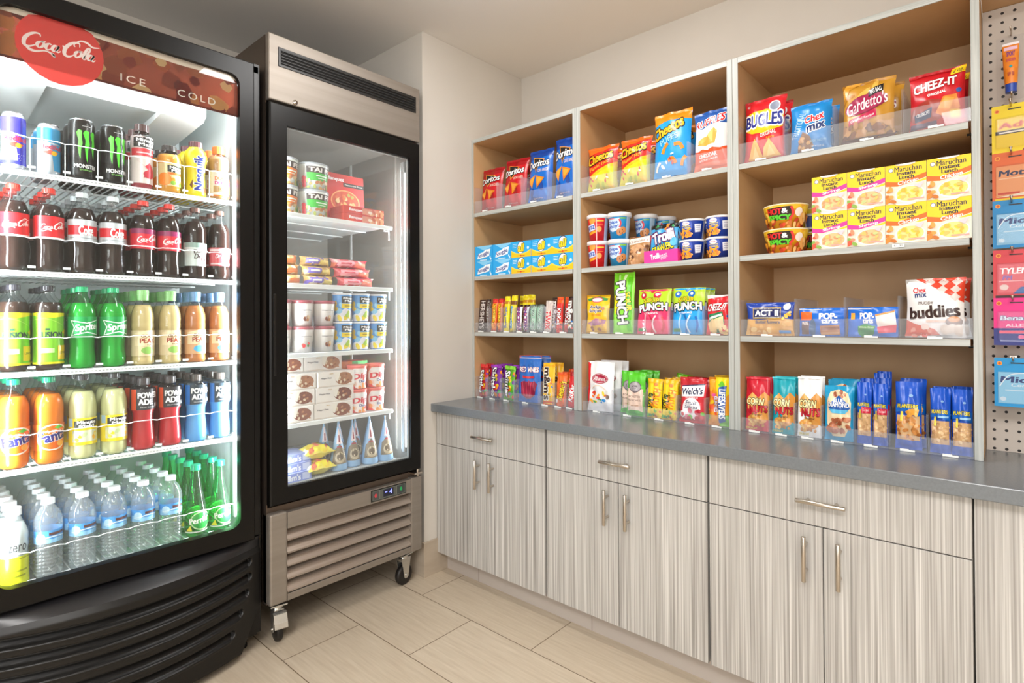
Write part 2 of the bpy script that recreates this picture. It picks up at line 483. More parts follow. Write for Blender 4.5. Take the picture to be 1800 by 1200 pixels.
def clip_tri(V, w, h):
    """clip a polygon to the face rectangle"""
    def cl(P, f, g):
        R = []
        for i in range(len(P)):
            a, b = P[i], P[(i + 1) % len(P)]; fa, fb = f(a), f(b)
            if fa >= 0: R.append(a)
            if (fa >= 0) != (fb >= 0):
                t = fa / (fa - fb); R.append((a[0] + (b[0] - a[0]) * t, a[1] + (b[1] - a[1]) * t))
        return R
    P = V
    for f in (lambda p: p[0], lambda p: w - p[0], lambda p: p[1], lambda p: h - p[1]):
        P = cl(P, f, None)
        if len(P) < 3: return []
    return P


def art(name, ops, w, h, surf, maxlen=None, gl=0, eps0=.0003, eps=.00008, matf=None, lx=None):
    mb = MB(); mb.open = True; e = eps0 - eps; last = None; top = 0
    for V, T, c in ops2d(ops, w, h):
        if c != last: e += eps + top; last = c   # neighbours of one colour share a layer
        top = max((p[2] for p in V if len(p) > 2), default=0) * 1.1e-5   # overlapping shapes of one layer lie a hair apart
        m = (matf or (lambda q: ink(q, gl)))(c)
        ov = []; of = []
        idx = {}; kk = 0

        def pt(p):
            k = (round(p[0], 6), round(p[1], 6), kk)
            if k not in idx: idx[k] = len(ov); ov.append(surf(p[0] / w, p[1] / h, e + kk * 1.1e-5))
            return idx[k]
        for t in T:
            kk = V[t[0]][2] if len(V[t[0]]) > 2 else 0; P = [V[i][:2] for i in t]
            if any(p[0] < -1e-7 or p[0] > w + 1e-7 or p[1] < -1e-7 or p[1] > h + 1e-7 for p in P):
                P = clip_tri(P, w, h)
                if not P: continue
            st = [(P[0], P[i], P[i + 1]) for i in range(1, len(P) - 1)]
            while st:
                a, b, d = st.pop()
                if maxlen:
                    ls = [math.hypot((q[0] - r[0]) * (1 if lx is None else 1), q[1] - r[1]) if lx is None else max(abs(q[0] - r[0]), abs(q[1] - r[1]) * lx) for q, r in ((a, b), (b, d), (d, a))]
                    mxl = max(ls)
                    if mxl > maxlen:
                        i = ls.index(mxl); tri = (a, b, d); p, q, r = tri[i], tri[(i + 1) % 3], tri[(i + 2) % 3]
                        mid = ((p[0] + q[0]) / 2, (p[1] + q[1]) / 2); st += [(p, mid, r), (mid, q, r)]; continue
                i, j, k = pt(a), pt(b), pt(d)
                if i != j and j != k and k != i: of.append((i, j, k))
        if of: mb.add(ov, of, m, bool(maxlen))
    return mb.mesh(name)


# ------------------------------------------------------------------ package kits: [(part name, mesh, index of its parent)]
def bag_surf(w, h, T, seed=0, seal=.05, pinch=.07, cr=1.0):
    rnd = random.Random(seed); ph = [rnd.uniform(0, 6.28) for _ in range(6)]

    def f(u, v, e, side=-1):
        t = (v - seal) / (1 - 2 * seal); bv = max(0, math.sin(PI * t)) ** .4 if 0 < t < 1 else 0
        bu = max(0, math.sin(PI * min(max(u, 0), 1))) ** .55
        x = (u - .5) * w * (1 - pinch * bv)
        c = cr * (.0014 * math.sin(u * 19 + ph[0] + 3 * v) + .0012 * math.sin(v * 23 + ph[1] + u * 5) * bu + .0016 * math.sin(u * 9 + v * 13 + ph[2]) + (.0022 * math.sin(u * 11 + ph[3]) if v > .8 else 0) * (v - .8) * 5)
        return (x, c + side * (T / 2 * bv * bu) + side * e, v * h)
    return f


def kit_bag(w, h, T, col, ops, seed=0, seal=.05, gl=2, pinch=.07, cr=1.0, body='pouch'):
    f = bag_surf(w, h, T, seed, seal, pinch, cr); mb = MB(); nu, nv = 18, 22
    for side in (-1, 1):
        vs = [f(i / nu, j / nv, 0, side) for j in range(nv + 1) for i in range(nu + 1)]
        fs = [(j * (nu + 1) + i, j * (nu + 1) + i + 1, (j + 1) * (nu + 1) + i + 1, (j + 1) * (nu + 1) + i) for j in range(nv) for i in range(nu)]
        mb.add(vs, fs, ink(col, gl), True)
    a = art('printed_front', ops, w, h, f, .0055, gl, .0005, .00017)
    return [(body, mb.mesh(body), None), ('printed_front', a, 0)]


def kit_box(w, h, d, col, ops, bev=.0012, side=None, gl=0):
    mb = MB().box((-w / 2, -d / 2, 0), (w / 2, d / 2, h), ink(col, gl), bev)
    parts = [('carton', mb.mesh('carton'), None), ('printed_front', art('printed_front', ops, w, h, lambda u, v, e: ((u - .5) * w, -d / 2 - e, v * h), None, gl, .00025, .00006), 0)]
    if side: parts.append(('printed_side', art('printed_side', side, d, h, lambda u, v, e: (-w / 2 - e, -(u - .5) * d, v * h) if True else None, None, gl, .00025, .00006), 0))
    return parts


def rad(prof, z):
    for (r0, z0), (r1, z1) in zip(prof, prof[1:]):
        if z0 <= z <= z1 and z1 > z0: return r0 + (r1 - r0) * (z - z0) / (z1 - z0)
    return prof[-1][0]


def lathe_art(name, ops, prof, z0, z1, ang=2.8, gl=1, extra=.0004, off=0.0, straight=False, maxlen=.006, eps=.00008):
    R = max(rad(prof, z0 + (z1 - z0) * k / 6) for k in range(7)); w = R * ang; h = z1 - z0

    def s(u, v, e):
        z = z0 + v * h; r = (max(rad(prof, z), rad(prof, z0)) if straight else rad(prof, z)) + e; a = (u - .5) * ang + off
        return (r * math.sin(a), -r * math.cos(a), z)
    return art(name, ops, w, h, s, maxlen, gl, extra, eps)


def smoothp(prof, n=3):
    return [(max(0, p[0]), p[1]) for p in catmull(prof, n)]


def sc_prof(P, R, H): return [(r * R, z * H) for r, z in P]


SODA = [(0, .012), (.45, .006), (.72, 0), (.86, .015), (.96, .06), (.97, .12), (.90, .2), (.88, .28), (.93, .36), (1.0, .385), (1.0, .66), (.97, .70), (.84, .76), (.60, .83), (.42, .885), (.38, .92), (.38, .94)]
FUSE = [(0, .012), (.45, .006), (.74, 0), (.9, .02), (.99, .06), (1, .1), (1, .68), (.99, .72), (.93, .77), (.78, .82), (.55, .86), (.42, .89), (.38, .92), (.38, .94)]
TEA = [(0, .01), (.8, 0), (.95, .02), (.97, .06), (.93, .1), (.93, .47), (.97, .50), (.97, .54), (.93, .56), (.97, .60), (.92, .68), (.76, .76), (.56, .83), (.45, .88), (.45, .92), (.45, .94)]
SPORT = [(0, .01), (.8, 0), (.97, .03), (1, .12), (.95, .25), (.86, .38), (.88, .5), (.97, .54), (1, .56), (1, .84), (.93, .88), (.72, .91), (.45, .93), (.43, .94)]
LEMON = [(0, .012), (.5, .006), (.76, 0), (.92, .03), (.98, .08), (.97, .15), (.97, .48), (.99, .52), (1.0, .6), (.96, .68), (.82, .76), (.6, .83), (.42, .885), (.38, .92), (.38, .94)]
PERR = [(0, .02), (.6, 0), (.85, .02), (.97, .1), (1, .2), (.97, .32), (.88, .42), (.72, .54), (.55, .66), (.42, .77), (.34, .86), (.34, .94)]


def water_prof():
    P = [(0, .012), (.5, .006), (.78, 0), (.9, .02)]
    z = .05
    while z < .44: P += [(.93, z), (1.0, z + .012), (1.0, z + .02), (.93, z + .034)]; z += .045
    P += [(.95, .46), (.95, .61), (1, .64), (1, .68), (.94, .76), (.78, .83), (.55, .885), (.42, .91), (.38, .93), (.38, .95)]
    return P


def kit_bottle(prof, R, H, shell, liq, cap, ops, lz, fill=.8, capz=(.935, 1.0), capr=.43, ang=3.0, bg=None, ribs=28, neck=None, straight=True):
    P = sc_prof(prof, R, H); parts = [('bottle_body', MB().lathe(P, shell, 26).mesh('bottle_body'), None)]
    if liq:
        Q = [(max(0, r - .0011), z + .0008) for r, z in P if z < fill * H]; rr = rad(P, fill * H) - .0011; Q += [(rr, fill * H), (0, fill * H)]
        parts.append(('liquid', MB().lathe(Q, liq, 22).mesh('liquid'), 0))
    c0, c1 = capz[0] * H, capz[1] * H; cr = capr * R; mb = MB(); n = 40
    vs = []; fs = []
    for zi, (z, k) in enumerate(((c0, 1.04), (c0 + .002, 1.04), (c0 + .0025, 1.0), (c1 - .0015, .98), (c1, .90))):
        for i in range(n):
            r = cr * k * (1 + (.03 if i % 2 and 1 < zi < 4 else 0)); a = 2 * PI * i / n; vs.append((r * math.sin(a), -r * math.cos(a), z))
    for j in range(4):
        for i in range(n): a = j * n + i; b = j * n + (i + 1) % n; fs.append((a, b, b + n, a + n))
    fs.append(tuple(range(4 * n, 5 * n))); mb.add(vs, fs, ink(cap, 1))
    if neck: mb.lathe([(cr * .98, neck * H), (cr * .98, c0)], ink(cap, 1), 20)
    parts.append(('cap', mb.mesh('cap'), 0))
    if ops:
        lb = MB(); z0, z1 = lz[0] * H, lz[1] * H
        if bg:
            Rm = R * 1.006
            lb.lathe([((rad(P, z) if not straight else max(rad(P, z), rad(P, z0))) + .0004, z) for z in [z0 + (z1 - z0) * k / 6 for k in range(7)]], ink(bg, 1), 32, capped=False)
            parts.append(('label_sleeve', lb.mesh('label_sleeve'), 0)); par = len(parts) - 1
        else: par = 0
        parts.append(('printed_label', lathe_art('printed_label', ops, P, z0, z1, ang, 1, .0008, 0.0, bool(bg and straight)), par))
    return parts


def kit_can(R, H, col, ops, top='c9ccd0'):
    P = [(0, .004), (R * .72, .002), (R * .8, 0), (R * .97, .009), (R, .014), (R, H - .014), (R * .86, H - .003)]
    mb = MB().lathe(P, mat('can_' + col, col, .25, .35), 28)
    tp = MB().lathe([(R * .86, H - .003), (R * .88, H), (R * .84, H), (R * .82, H - .004), (0, H - .004)], mat('aluminium', top, .25, .9), 28)
    tb = MB().box((-.006, -.004, H - .004), (.006, .012, H - .0025), mat('aluminium', top, .25, .9), .0008)
    return [('can_body', mb.mesh('can_body'), None), ('can_rim', tp.mesh('can_rim'), 0), ('pull_tab', tb.mesh('pull_tab'), 1),
            ('printed_label', lathe_art('printed_label', ops, P, .012, H - .012, 3.2, 2, .0004), 0)]


def kit_cup(rb, rt, H, col, ops, lid, lidh=.012, lidr=None, ang=2.9, body='cup', z0=.02, z1=.9, gl=1):
    P = [(0, .002), (rb * .93, .002), (rb, 0), (rt, H - lidh)]
    lr = lidr or rt * 1.05
    return [(body, MB().lathe(P, ink(col, gl), 32).mesh(body), None),
            ('lid', MB().lathe([(rt * .98, H - lidh - .002), (lr, H - lidh), (lr, H - .003), (lr * .97, H - .0005), (lr * .9, H), (lr * .86, H - .0025), (0, H - .0025)], ink(lid, 1), 32).mesh('lid'), 0),
            ('printed_label', lathe_art('printed_label', ops, P, H * z0, H * z1, ang, gl, .0004), 0)]


TRAYS = []


def put(kit, name, label, cat, loc, rot=0.0, group=None, tilt=0.0, roll=0.0, parts=None):
    objs = []
    for pn, me, par in kit:
        if parts is not None and par is not None and pn not in parts: continue
        o = bpy.data.objects.new(name if par is None else pn, me); COL.objects.link(o)
        if par is not None: o.parent = objs[par]
        objs.append(o)
    r = objs[0]; r.location = loc; r.rotation_mode = 'XYZ'
    r.rotation_euler = (Matrix.Rotation(rot, 4, 'Z') @ Matrix.Rotation(tilt, 4, 'X') @ Matrix.Rotation(roll, 4, 'Y')).to_euler()
    if TRAYS and rot < 1.2 and loc[1] < .3:   # a package in a tray stands clear of its side walls
        M = r.rotation_euler.to_matrix(); X = [(M @ v.co).x for v in r.data.vertices]; xa, xb = min(X), max(X)
        for a, b, z in TRAYS:
            if a < loc[0] < b and abs(z + .0026 - loc[2]) < .03:
                a += .0031; b -= .0031
                if xb - xa > b - a: k = (b - a) / (xb - xa); r.scale.x = k; xa *= k; xb *= k
                r.location.x = min(max(loc[0], a - xa), b - xb)
    if tilt or roll:   # a leaning package still stands on its lowest point
        M = r.rotation_euler.to_matrix(); lo = min((M @ v.co).z for v in r.data.vertices); r.location.z = loc[2] - lo
    r['label'] = label; r['category'] = cat
    if group: r['group'] = group
    return r


ORD = ['first', 'second', 'third', 'fourth', 'fifth', 'sixth', 'seventh', 'eighth']
# ------------------------------------------------------------------ the room
YW, XW, YA, ZC = .370, .141, -.296, 2.385
DY = Vector((0, .0265, 0))   # both appliances stand this much nearer the corner than their drawings
struct('floor', MB().box((-.9, -4.2, -.05), (3.7, .45, 0), FLOOR))
struct('ceiling', MB().box((-.9, -4.2, ZC), (3.7, .45, ZC + .05), CEIL))
struct('wall_back', MB().box((XW - .02, YW, 0), (3.7, YW + .08, ZC), WALL))
struct('wall_left', MB().box((-.9, YA, 0), (XW, YW + .08, ZC), WALL, .002))
struct('wall_alcove', MB().box((-.9, -4.2, 0), (-.66, YA, ZC), WALL))
struct('wall_right', MB().box((3.6, -4.2, 0), (3.7, YW, ZC), WALL))
struct('wall_front', MB().box((-.66, -4.2, 0), (3.6, -4.1, ZC), WALL))
fr = MB().box((1.5, -4.099, .85), (1.55, -4.06, 2.05), mat('added_frame_paint', 'e8e6e0', .5)).box((3.05, -4.099, .85), (3.10, -4.06, 2.05), mat('added_frame_paint', 'e8e6e0', .5)).box((1.55, -4.099, .85), (3.05, -4.06, .9), mat('added_frame_paint', 'e8e6e0', .5)).box((1.55, -4.099, 2.0), (3.05, -4.06, 2.05), mat('added_frame_paint', 'e8e6e0', .5)).box((1.55, -4.098, .9), (3.05, -4.09, 2.0), mat('added_glow_pane', 'dfe8f2', .3, emit='e8f2ff', es=1.0))  # invented window frame and glowing pane, built around the added frontal fill
struct('added_fill_window', fr)
struct('baseboard_left', MB().box((XW, YA - .01, 0), (XW + .010, -.167, .15), BASET, .001).box((-.6, YA - .010, 0), (XW, YA, .15), BASET, .001))
struct('trim_1', MB().box((XW + .010, -.171, 0), (3.3, -.14, .089), TOE))


def root(name, label, cat, loc, group=None): return thing(name, label, cat, loc, group=group)


def part(name, mb, par):   # meshes are written in room coordinates
    o = obj(name, mb, par)
    top = par
    while top.parent: top = top.parent
    if par is top: o.location = -Vector(top.location) + (DY if top.name.startswith(('drinks_cooler', 'display_freezer')) else Vector())
    return o


# ------------------------------------------------------------------ base cabinets, worktop
UX = [.1425, .7625, 1.379, 1.990]


def bar_handle(par, c, horiz, ln=.116):
    x, z = c; y = -.255; h = ln / 2; mb = MB()
    if horiz:
        mb.lathe([(0, -h), (.0052, -h), (.0058, -h + .001), (.0058, h - .001), (.0052, h), (0, h)], NICKEL, 16, (x, y, z), axis='X')
        for s in (-1, 1): mb.lathe([(.004, 0), (.004, .03)], NICKEL, 12, (x + s * h * .58, y, z), axis='Y')
    else:
        mb.lathe([(0, -h), (.0052, -h), (.0058, -h + .001), (.0058, h - .001), (.0052, h), (0, h)], NICKEL, 16, (x, y, z))
        for s in (-1, 1): mb.lathe([(.004, 0), (.004, .03)], NICKEL, 12, (x, y, z + s * h * .58), axis='Y')
    part('handle', mb, par)


names = ['leftmost two-door base cabinet in striped grey laminate beside the beige wall', 'middle two-door base cabinet in striped grey laminate under the candy bags', 'two-door base cabinet in striped grey laminate under the peanut packets']
for k in range(3):
    a, b = UX[k] + .0015, UX[k + 1] - .0015; g = .003 if k < 2 else .0015
    c = root('base_cabinet', names[k], 'cabinet', ((a + b) / 2, .05, .089), 'striped laminate base cabinets')
    part('carcass', MB().box((a, -.200, .089), (b, .34, .715), mat('cabinet_carcass', '6d665c', .6)), c)
    m = (a + b) / 2
    d = part('drawer', MB().box((a + g, -.227, .570), (b - g, -.202, .713), STRIPE, .0008), c); bar_handle(d, (m - .001, .636), True)
    for s, (p, q) in ((-1, (a + g, m - .0012)), (1, (m + .0012, b - g))):
        d = part('door', MB().box((p, -.227, .089), (q, -.202, .567), STRIPE, .0008), c); bar_handle(d, (m + s * .040, .484), False, .118)
fp = root('filler_panel', 'striped grey laminate end panel under the pegboard', 'panel', (2.3, .05, .089))
part('panel_front', MB().box((1.9905, -.219, .089), (3.2, -.200, .715), STRIPE, .001), fp)
part('carcass', MB().box((1.994, -.200, .089), (3.2, .34, .715), mat('cabinet_carcass', '6d665c', .6)), fp)
wt = obj('worktop', MB().box((XW - .0005, -.257, .715), (3.25, YW, .75), COUNTER, .0025)); tag(wt, 'long grey worktop running over the base cabinets', 'worktop')

# ------------------------------------------------------------------ shelf units on the worktop
SZ = [1.624, 1.323, 1.060]; ZT = 1.975; T = .0178
BX = [(.1415, .7485), (.7495, 1.3750), (1.3760, 2.0020)]
ulab = ['open wooden shelf unit nearest the corner, holding candy bars and detergent boxes', 'middle open wooden shelf unit, holding paper cups and sour candy', 'open wooden shelf unit beside the pegboard, holding noodle cups and peanuts']


def band(par, a, b):
    part('edge_band', MB().box(a, b, EDGE if b[0] - a[0] > .1 else EDGEV, .0006), par)


for k, (a, b) in enumerate(BX):
    u = root('shelf_unit', ulab[k], 'shelf unit', ((a + b) / 2, .17, .75), 'open wooden shelf units on the worktop')
    li = a + T if k else .1545; ri = b - T
    lx = a if k else XW + .001
    for p, q in ((lx, li), (ri, b)):
        s = part('side_panel', MB().box((p, .003, .7505), (q, .358, ZT), BIRCH), u); band(s, (p, 0, .7505), (q, .003, ZT))
    s = part('top_panel', MB().box((li, .003, ZT - T), (ri, .358, ZT), BIRCH), u); band(s, (li, 0, ZT - T), (ri, .003, ZT))
    part('back_panel', MB().box((li, .358, .7505), (ri, .366, ZT), BIRCH), u)
    for z in SZ:
        g = .0005 if k < 2 else .0005
        s = part('shelf', MB().box((li + g, .006, z - T), (ri - (.001 if k == 1 else .006), .357, z), BIRCH), u); band(s, (li + g, .003, z - T), (ri - (.001 if k == 1 else .006), .006, z))
        if k != 1 and z < 1.7 or k == 2: part('shelf_pin', MB().lathe([(.003, 0), (.003, .012)], BLACK, 8, (ri - .012, .06, z - T - .003), axis='X'), u)
pg = root('pegboard_bay', 'open bay with a white perforated pegboard at the right end of the shelves', 'pegboard', (2.3, .17, .75))
part('pegboard', MB().box((2.0035, .177, .7505), (2.65, .183, 1.966), PEG), pg)
s = part('top_panel', MB().box((2.0035, .003, 1.967), (2.65, .358, 1.985), BIRCH), pg); band(s, (2.0035, 0, 1.967), (2.65, .003, 1.985))
pt = obj('shelf_price_label', MB().box((1.812, -.0008, 1.312), (1.840, -.0002, 1.321), WHITEP)); tag(pt, 'small white price label stuck under the stacked noodle cup boxes', 'price label')
obj('printed_price', art('printed_price', [('t', '$1.00', .5, .5, .7, .6, '333333')], .028, .009, lambda u, v, e: (1.812 + u * .028, -.0008 - e, 1.312 + v * .009), None, 0, .0001), pt)


# ------------------------------------------------------------------ appliances
def ring(mb, yo0, zo0, yo1, zo1, yi0, zi0, yi1, zi1, rad_, x0, x1, m, n=10, cham=.004):
    """door frame: outer rectangle, inner opening with rounded corners, between x0 (back) and x1 (front)"""
    inn = []; out = []
    C = [(yi1 - rad_, zi1 - rad_, 0), (yi0 + rad_, zi1 - rad_, 90), (yi0 + rad_, zi0 + rad_, 180), (yi1 - rad_, zi0 + rad_, 270)]
    O = [(yo1, zo1), (yo0, zo1), (yo0, zo0), (yo1, zo0)]
    for (cy, cz, a0), (oy, oz) in zip(C, O):
        for k in range(n + 1):
            a = math.radians(a0 + 90 * k / n); inn.append((cy + rad_ * math.cos(a), cz + rad_ * math.sin(a)))
            t = k / n; h = n / 2
            # outer points: run into the corner and out again
            if a0 == 0: p = (yo1, zi1 - rad_ + (zo1 - zi1 + rad_) * min(1, t * 2)) if t <= .5 else (yo1 + (yi1 - rad_ - yo1) * (t * 2 - 1), zo1)
            elif a0 == 90: p = (yi0 + rad_ + (yo0 - yi0 - rad_) * min(1, t * 2), zo1) if t <= .5 else (yo0, zo1 + (zi1 - rad_ - zo1) * (t * 2 - 1))
            elif a0 == 180: p = (yo0, zi0 + rad_ + (zo0 - zi0 - rad_) * min(1, t * 2)) if t <= .5 else (yo0 + (yi0 + rad_ - yo0) * (t * 2 - 1), zo0)
            else: p = (yi1 - rad_ + (yo1 - yi1 + rad_) * min(1, t * 2), zo0) if t <= .5 else (yo1, zo0 + (zi0 + rad_ - zo0) * (t * 2 - 1))
            out.append(p)
    N = len(inn); vs = []
    cy, cz = (yo0 + yo1) / 2, (zo0 + zo1) / 2
    ch = lambda p, d: (p[0] + (d if p[0] < cy else -d), p[1] + (d if p[1] < cz else -d))
    loops = [[(x0, *p) for p in out], [(x1 - cham, *p) for p in out], [(x1, *ch(p, cham)) for p in out], [(x1, *p) for p in inn], [(x0, *p) for p in inn]]
    for l in loops: vs += l
    fs = []
    for j in range(5):
        for i in range(N):
            a, b = j * N + i, j * N + (i + 1) % N; c, d = ((j + 1) % 5) * N + (i + 1) % N, ((j + 1) % 5) * N + i; fs.append((a, b, c, d))
    return mb.add(vs, fs, m)


def shell(mb, x0, x1, y0, y1, z0, z1, t, m, tt=None, tb=None):
    tt = tt or t; tb = tb or t
    mb.box((x0, y0, z0), (x1, y0 + t, z1), m).box((x0, y1 - t, z0), (x1, y1, z1), m).box((x0, y0 + t, z0), (x0 + t, y1 - t, z1), m)
    return mb.box((x0 + t, y0 + t, z1 - tt), (x1, y1 - t, z1), m).box((x0 + t, y0 + t, z0), (x1, y1 - t, z0 + tb), m)


def wire_shelf(par, x0, x1, y0, y1, z, n, fence=None, zf=.08, thick=.0135, slots=True):
    mb = MB()
    for k in range(n):
        y = y0 + .006 + (y1 - y0 - .012) * k / (n - 1); mb.box((x0, y - .0013, z - .0032), (x1 - .004, y + .0013, z - .0004), RACK)
    for x in (x0, x0 + (x1 - x0) * .33, x0 + (x1 - x0) * .66): mb.box((x, y0, z - .0075), (x + .004, y1, z - .0033), RACK)
    s = part('shelf', mb, par)
    r = MB().box((x1 - .012, y0 - .004, z - thick), (x1, y1 + .004, z), RACK, .002)
    if slots:
        nn = int((y1 - y0) / .009)
        for k in range(nn): y = y0 + .004 + k * .009; r.box((x1 - .0005, y, z - thick * .56), (x1 + .0002, y + .005, z - thick * .44), mat('slot_grey', '8b9494', .6))
    part('front_rail', r, s)
    if fence:
        for k in range(len(fence) - 1):
            a, b = fence[k] + .0025, fence[k + 1] - .0025; q = .012
            pts = [(x1 + .001, a - .0025, z + zf - .003), (x1 + .001, a + q, z + zf), (x1 + .001, b - q, z + zf), (x1 + .001, b + .0025, z + zf - .003)]
            ws = MB().tube(pts, .0013, RACK, 6)
            if z > 1.4 or k == 0: ws.tube([(x1 + .001, fence[k], z - .004), (x1 + .001, fence[k], z + zf - .003)], .0010, RACK, 5)
            part('wire_stop', ws.box((x1 - .001, b - .002, z + .008), (x1 + .002, min(b + .014, fence[-1]), z + .014), RACK), s)
    return s


# --- drinks cooler
CY0, CY1 = -1.78, -1.034
co = root('drinks_cooler', 'tall black glass-door drinks cooler full of bottles, with a red disc banner', 'cooler', (-.25, -1.3805, 0))
part('cabinet', shell(MB(), -.62, .137, CY0, CY1, .06, 1.995, .004, BLACKG, .03, .25).box((-.62, CY0, 1.995), (.115, CY1, 2.0), mat('grey_top', '4d4a45', .5)), co)
part('liner', shell(MB(), -.50, .112, -1.735, -1.073, .38, 1.955, .012, LINER, .012, .015), co)
part('front_jamb', ring(MB(), CY0, .387, CY1, 1.99, -1.728, .408, -1.082, 1.945, .02, .105, .137, BLACK), co)
dr = part('door', ring(MB(), -1.765, .389, -1.064, 1.982, -1.703, .444, -1.112, 1.926, .032, .140, .169, BLACKF, 12, .004), co)
part('door_glass', MB().box((.152, -1.708, .438), (.156, -1.107, 1.932), GLASS), dr)
# lamp posts behind the door
for y, s in ((-1.100, 1), (-1.716, -1)):
    mb = MB().box((.118, y - .004, .47), (.136, y + .004, 1.90), mat('lamp_post_grey', 'aab4b4', .35, .4), .001)
    p = part('lamp_post', mb, co)
    l = MB()
    for k in range(54): z = .50 + k * .0255; l.box((.136, y - .0022, z), (.1372, y + .0022, z + .0055), LED)
    l.box((.1358, y - .0004, .49), (.1363, y + .0004, 1.89), mat('led_glow', 'dfe8e8', .5, emit='f6fbff', es=1.2))
    part('led_row', l, p)
part('header_lamp', MB().box((.085, -1.68, 1.928), (.11, -1.13, 1.942), LED2, .003), co)
cv = MB()
for a, b in ((-1.71, -1.585), (-1.30, -1.175)): cv.prism([(-.34, 1.93), (.055, 1.93), (.055, 1.80), (.03, 1.785), (-.34, 1.76)], WHITEP, 'Y', a, b)
# prism on Y takes (x, z)
cv.prism([(-.40, 1.93), (-.02, 1.93), (-.02, 1.80), (-.40, 1.785)], LINER, 'Y', -1.585, -1.30)
part('evaporator_cover', cv, co)
FY = [-1.7065 + .0743 * k for k in range(9)]
RZ = [1.520, 1.254, .986, .731, .421]
for i, z in enumerate(RZ):
    wire_shelf(co, -.47, .112, -1.72, -1.098, z, 36, FY, .090)
part('rack_rail', MB().box((.06, -1.094, .45), (.075, -1.087, 1.75), RACK).box((.06, -1.728, .45), (.075, -1.722, 1.75), RACK), co)


# printed banner on the inside of the glass
def bsurf(u, v, e): return (.1515 + .0 - e * 0 + e * .0, -1.703 + u * .591, 1.792 + v * .134)


def trans_ink(c):
    key = ('ti', c)
    if key not in MC:
        m = bpy.data.materials.new('film_' + c); nt, N, L = nodes(m); N.clear(); o = N.new('ShaderNodeOutputMaterial'); a = N.new('ShaderNodeBsdfDiffuse'); b = N.new('ShaderNodeBsdfTranslucent'); mx = N.new('ShaderNodeMixShader')
        a.inputs[0].default_value = lin(c); b.inputs[0].default_value = lin(c); mx.inputs[0].default_value = .3; L.new(a.outputs[0], mx.inputs[1]); L.new(b.outputs[0], mx.inputs[2]); L.new(mx.outputs[0], o.inputs[0]); MC[key] = m
    return MC[key]


bo = [('r', 0, 0, 1, 1, '6e3020')]
rnd = random.Random(5)
for k in range(46):
    cx, cy = rnd.random(), rnd.random(); c = rnd.choice(['8e4a2c', 'a8683a', '5c1e18', '7a2c22', 'b8814e', '84402a', 'c09a6c', '64180f', '93482a', '7a3424'])
    a = rnd.uniform(0, PI); r = rnd.uniform(.025, .06); q = 6
    bo.append(('p', [(cx + r * rnd.uniform(.7, 1.1) * math.cos(a + 2 * PI * j / q), cy + 4.2 * r * rnd.uniform(.7, 1.1) * math.sin(a + 2 * PI * j / q)) for j in range(q)], c))
bo += [('r', 0, .0, 1, .05, '5c2018'), ('p', [(0, .88), (.3, .9), (.7, .86), (1, .9), (1, 1), (0, 1)], 'ead9c6')]
dw, dh = .591, .134


def bsf(u, v, e): return (.1505 + min(e, .0012), -1.703 + u * dw, 1.792 + v * dh)


def rounded(me):   # keep the banner inside the rounded corners of the opening
    R = .03
    for v in me.vertices:
        y, z = v.co.y, v.co.z
        for cy, s in ((-1.112 - R, 1), (-1.703 + R, -1)):
            if (y - cy) * s > 0 and z > 1.926 - R:
                d = math.hypot(y - cy, z - (1.926 - R))
                if d > R: v.co.y = cy + (y - cy) * R / d; v.co.z = 1.926 - R + (z - 1.926 + R) * R / d
    return me


part('printed_banner', rounded(art('printed_banner', bo, dw, dh, bsf, .02, 0, .0, .00002, trans_ink)), dr)
part('banner_text', art('banner_text', [('t', 'ICE', .5, .22, .105, .16, 'f4ece2', {'b': -.012, 'ls': 1.35}), ('t', 'COLD', .79, .22, .185, .16, 'f4ece2', {'b': -.012, 'ls': 1.35})], dw, dh, bsf, None, 0, .00125, .00002, trans_ink), dr)
disc = [('e', .5, .5, .5, .5, 'e0453f'), ('cc', .5, .52, .86, 'f6e9e4', 1)]
part('logo_disc', art('logo_disc', disc, .19, .19, lambda u, v, e: (.1507 + e, -1.668 + u * .19, 1.757 + v * .19 if 1.757 + v * .19 < 1.926 else 1.926), None, 0, .0012, .00006, trans_ink), dr)


# bulging ventilation grille
def gx(y):
    t = (y + 1.407) / .372; return .140 + .082 * max(0, 1 - t * t)


mb = MB(); ny, nz = 200, 110; Y0, Y1 = -1.779, -1.036; Z0, Z1 = .03, .352; mb.open = True
SL = [(.300, -1.072), (.252, -1.072), (.203, -1.082), (.150, -1.105), (.098, -1.135)]


def slot(y, z):
    d = 0
    for zc, ye in SL:
        zz = zc + .016 * ((y + 1.407) / .34) ** 2; hl = ye + 1.407; hy = abs(y + 1.407); r = .0125
        q = math.hypot(max(0, hy - (hl - r)), (z - zz)) - r
        if q < .003:
            t = min(1, max(0, (.003 - q) / .008)); up = (z - zz) / r
            d = max(d, (.022 * (.45 + .55 * max(0, min(1, up + .6)))) * t * t * (3 - 2 * t))
        lip = math.exp(-((z - zz + r * 1.25) / .004) ** 2) * (1 if hy < hl - r else 0); d -= .0025 * lip
    return d


vs = []
for j in range(nz + 1):
    for i in range(ny + 1):
        z = Z0 + (Z1 - Z0) * j / nz; y = Y0 + (Y1 - Y0) * i / ny
        cut = max(0, (.16 - z) / .13) * .075; c = -1.407; y = c + (y - c) * (1 - cut / .372)
        x = gx(y) - slot(y, z)
        if z > .335: x -= (z - .335) * .5
        vs.append((x, y, z))
fs = [(j * (ny + 1) + i, j * (ny + 1) + i + 1, (j + 1) * (ny + 1) + i + 1, (j + 1) * (ny + 1) + i) for j in range(nz) for i in range(ny)]
mb.add(vs, fs, BLACK, True)
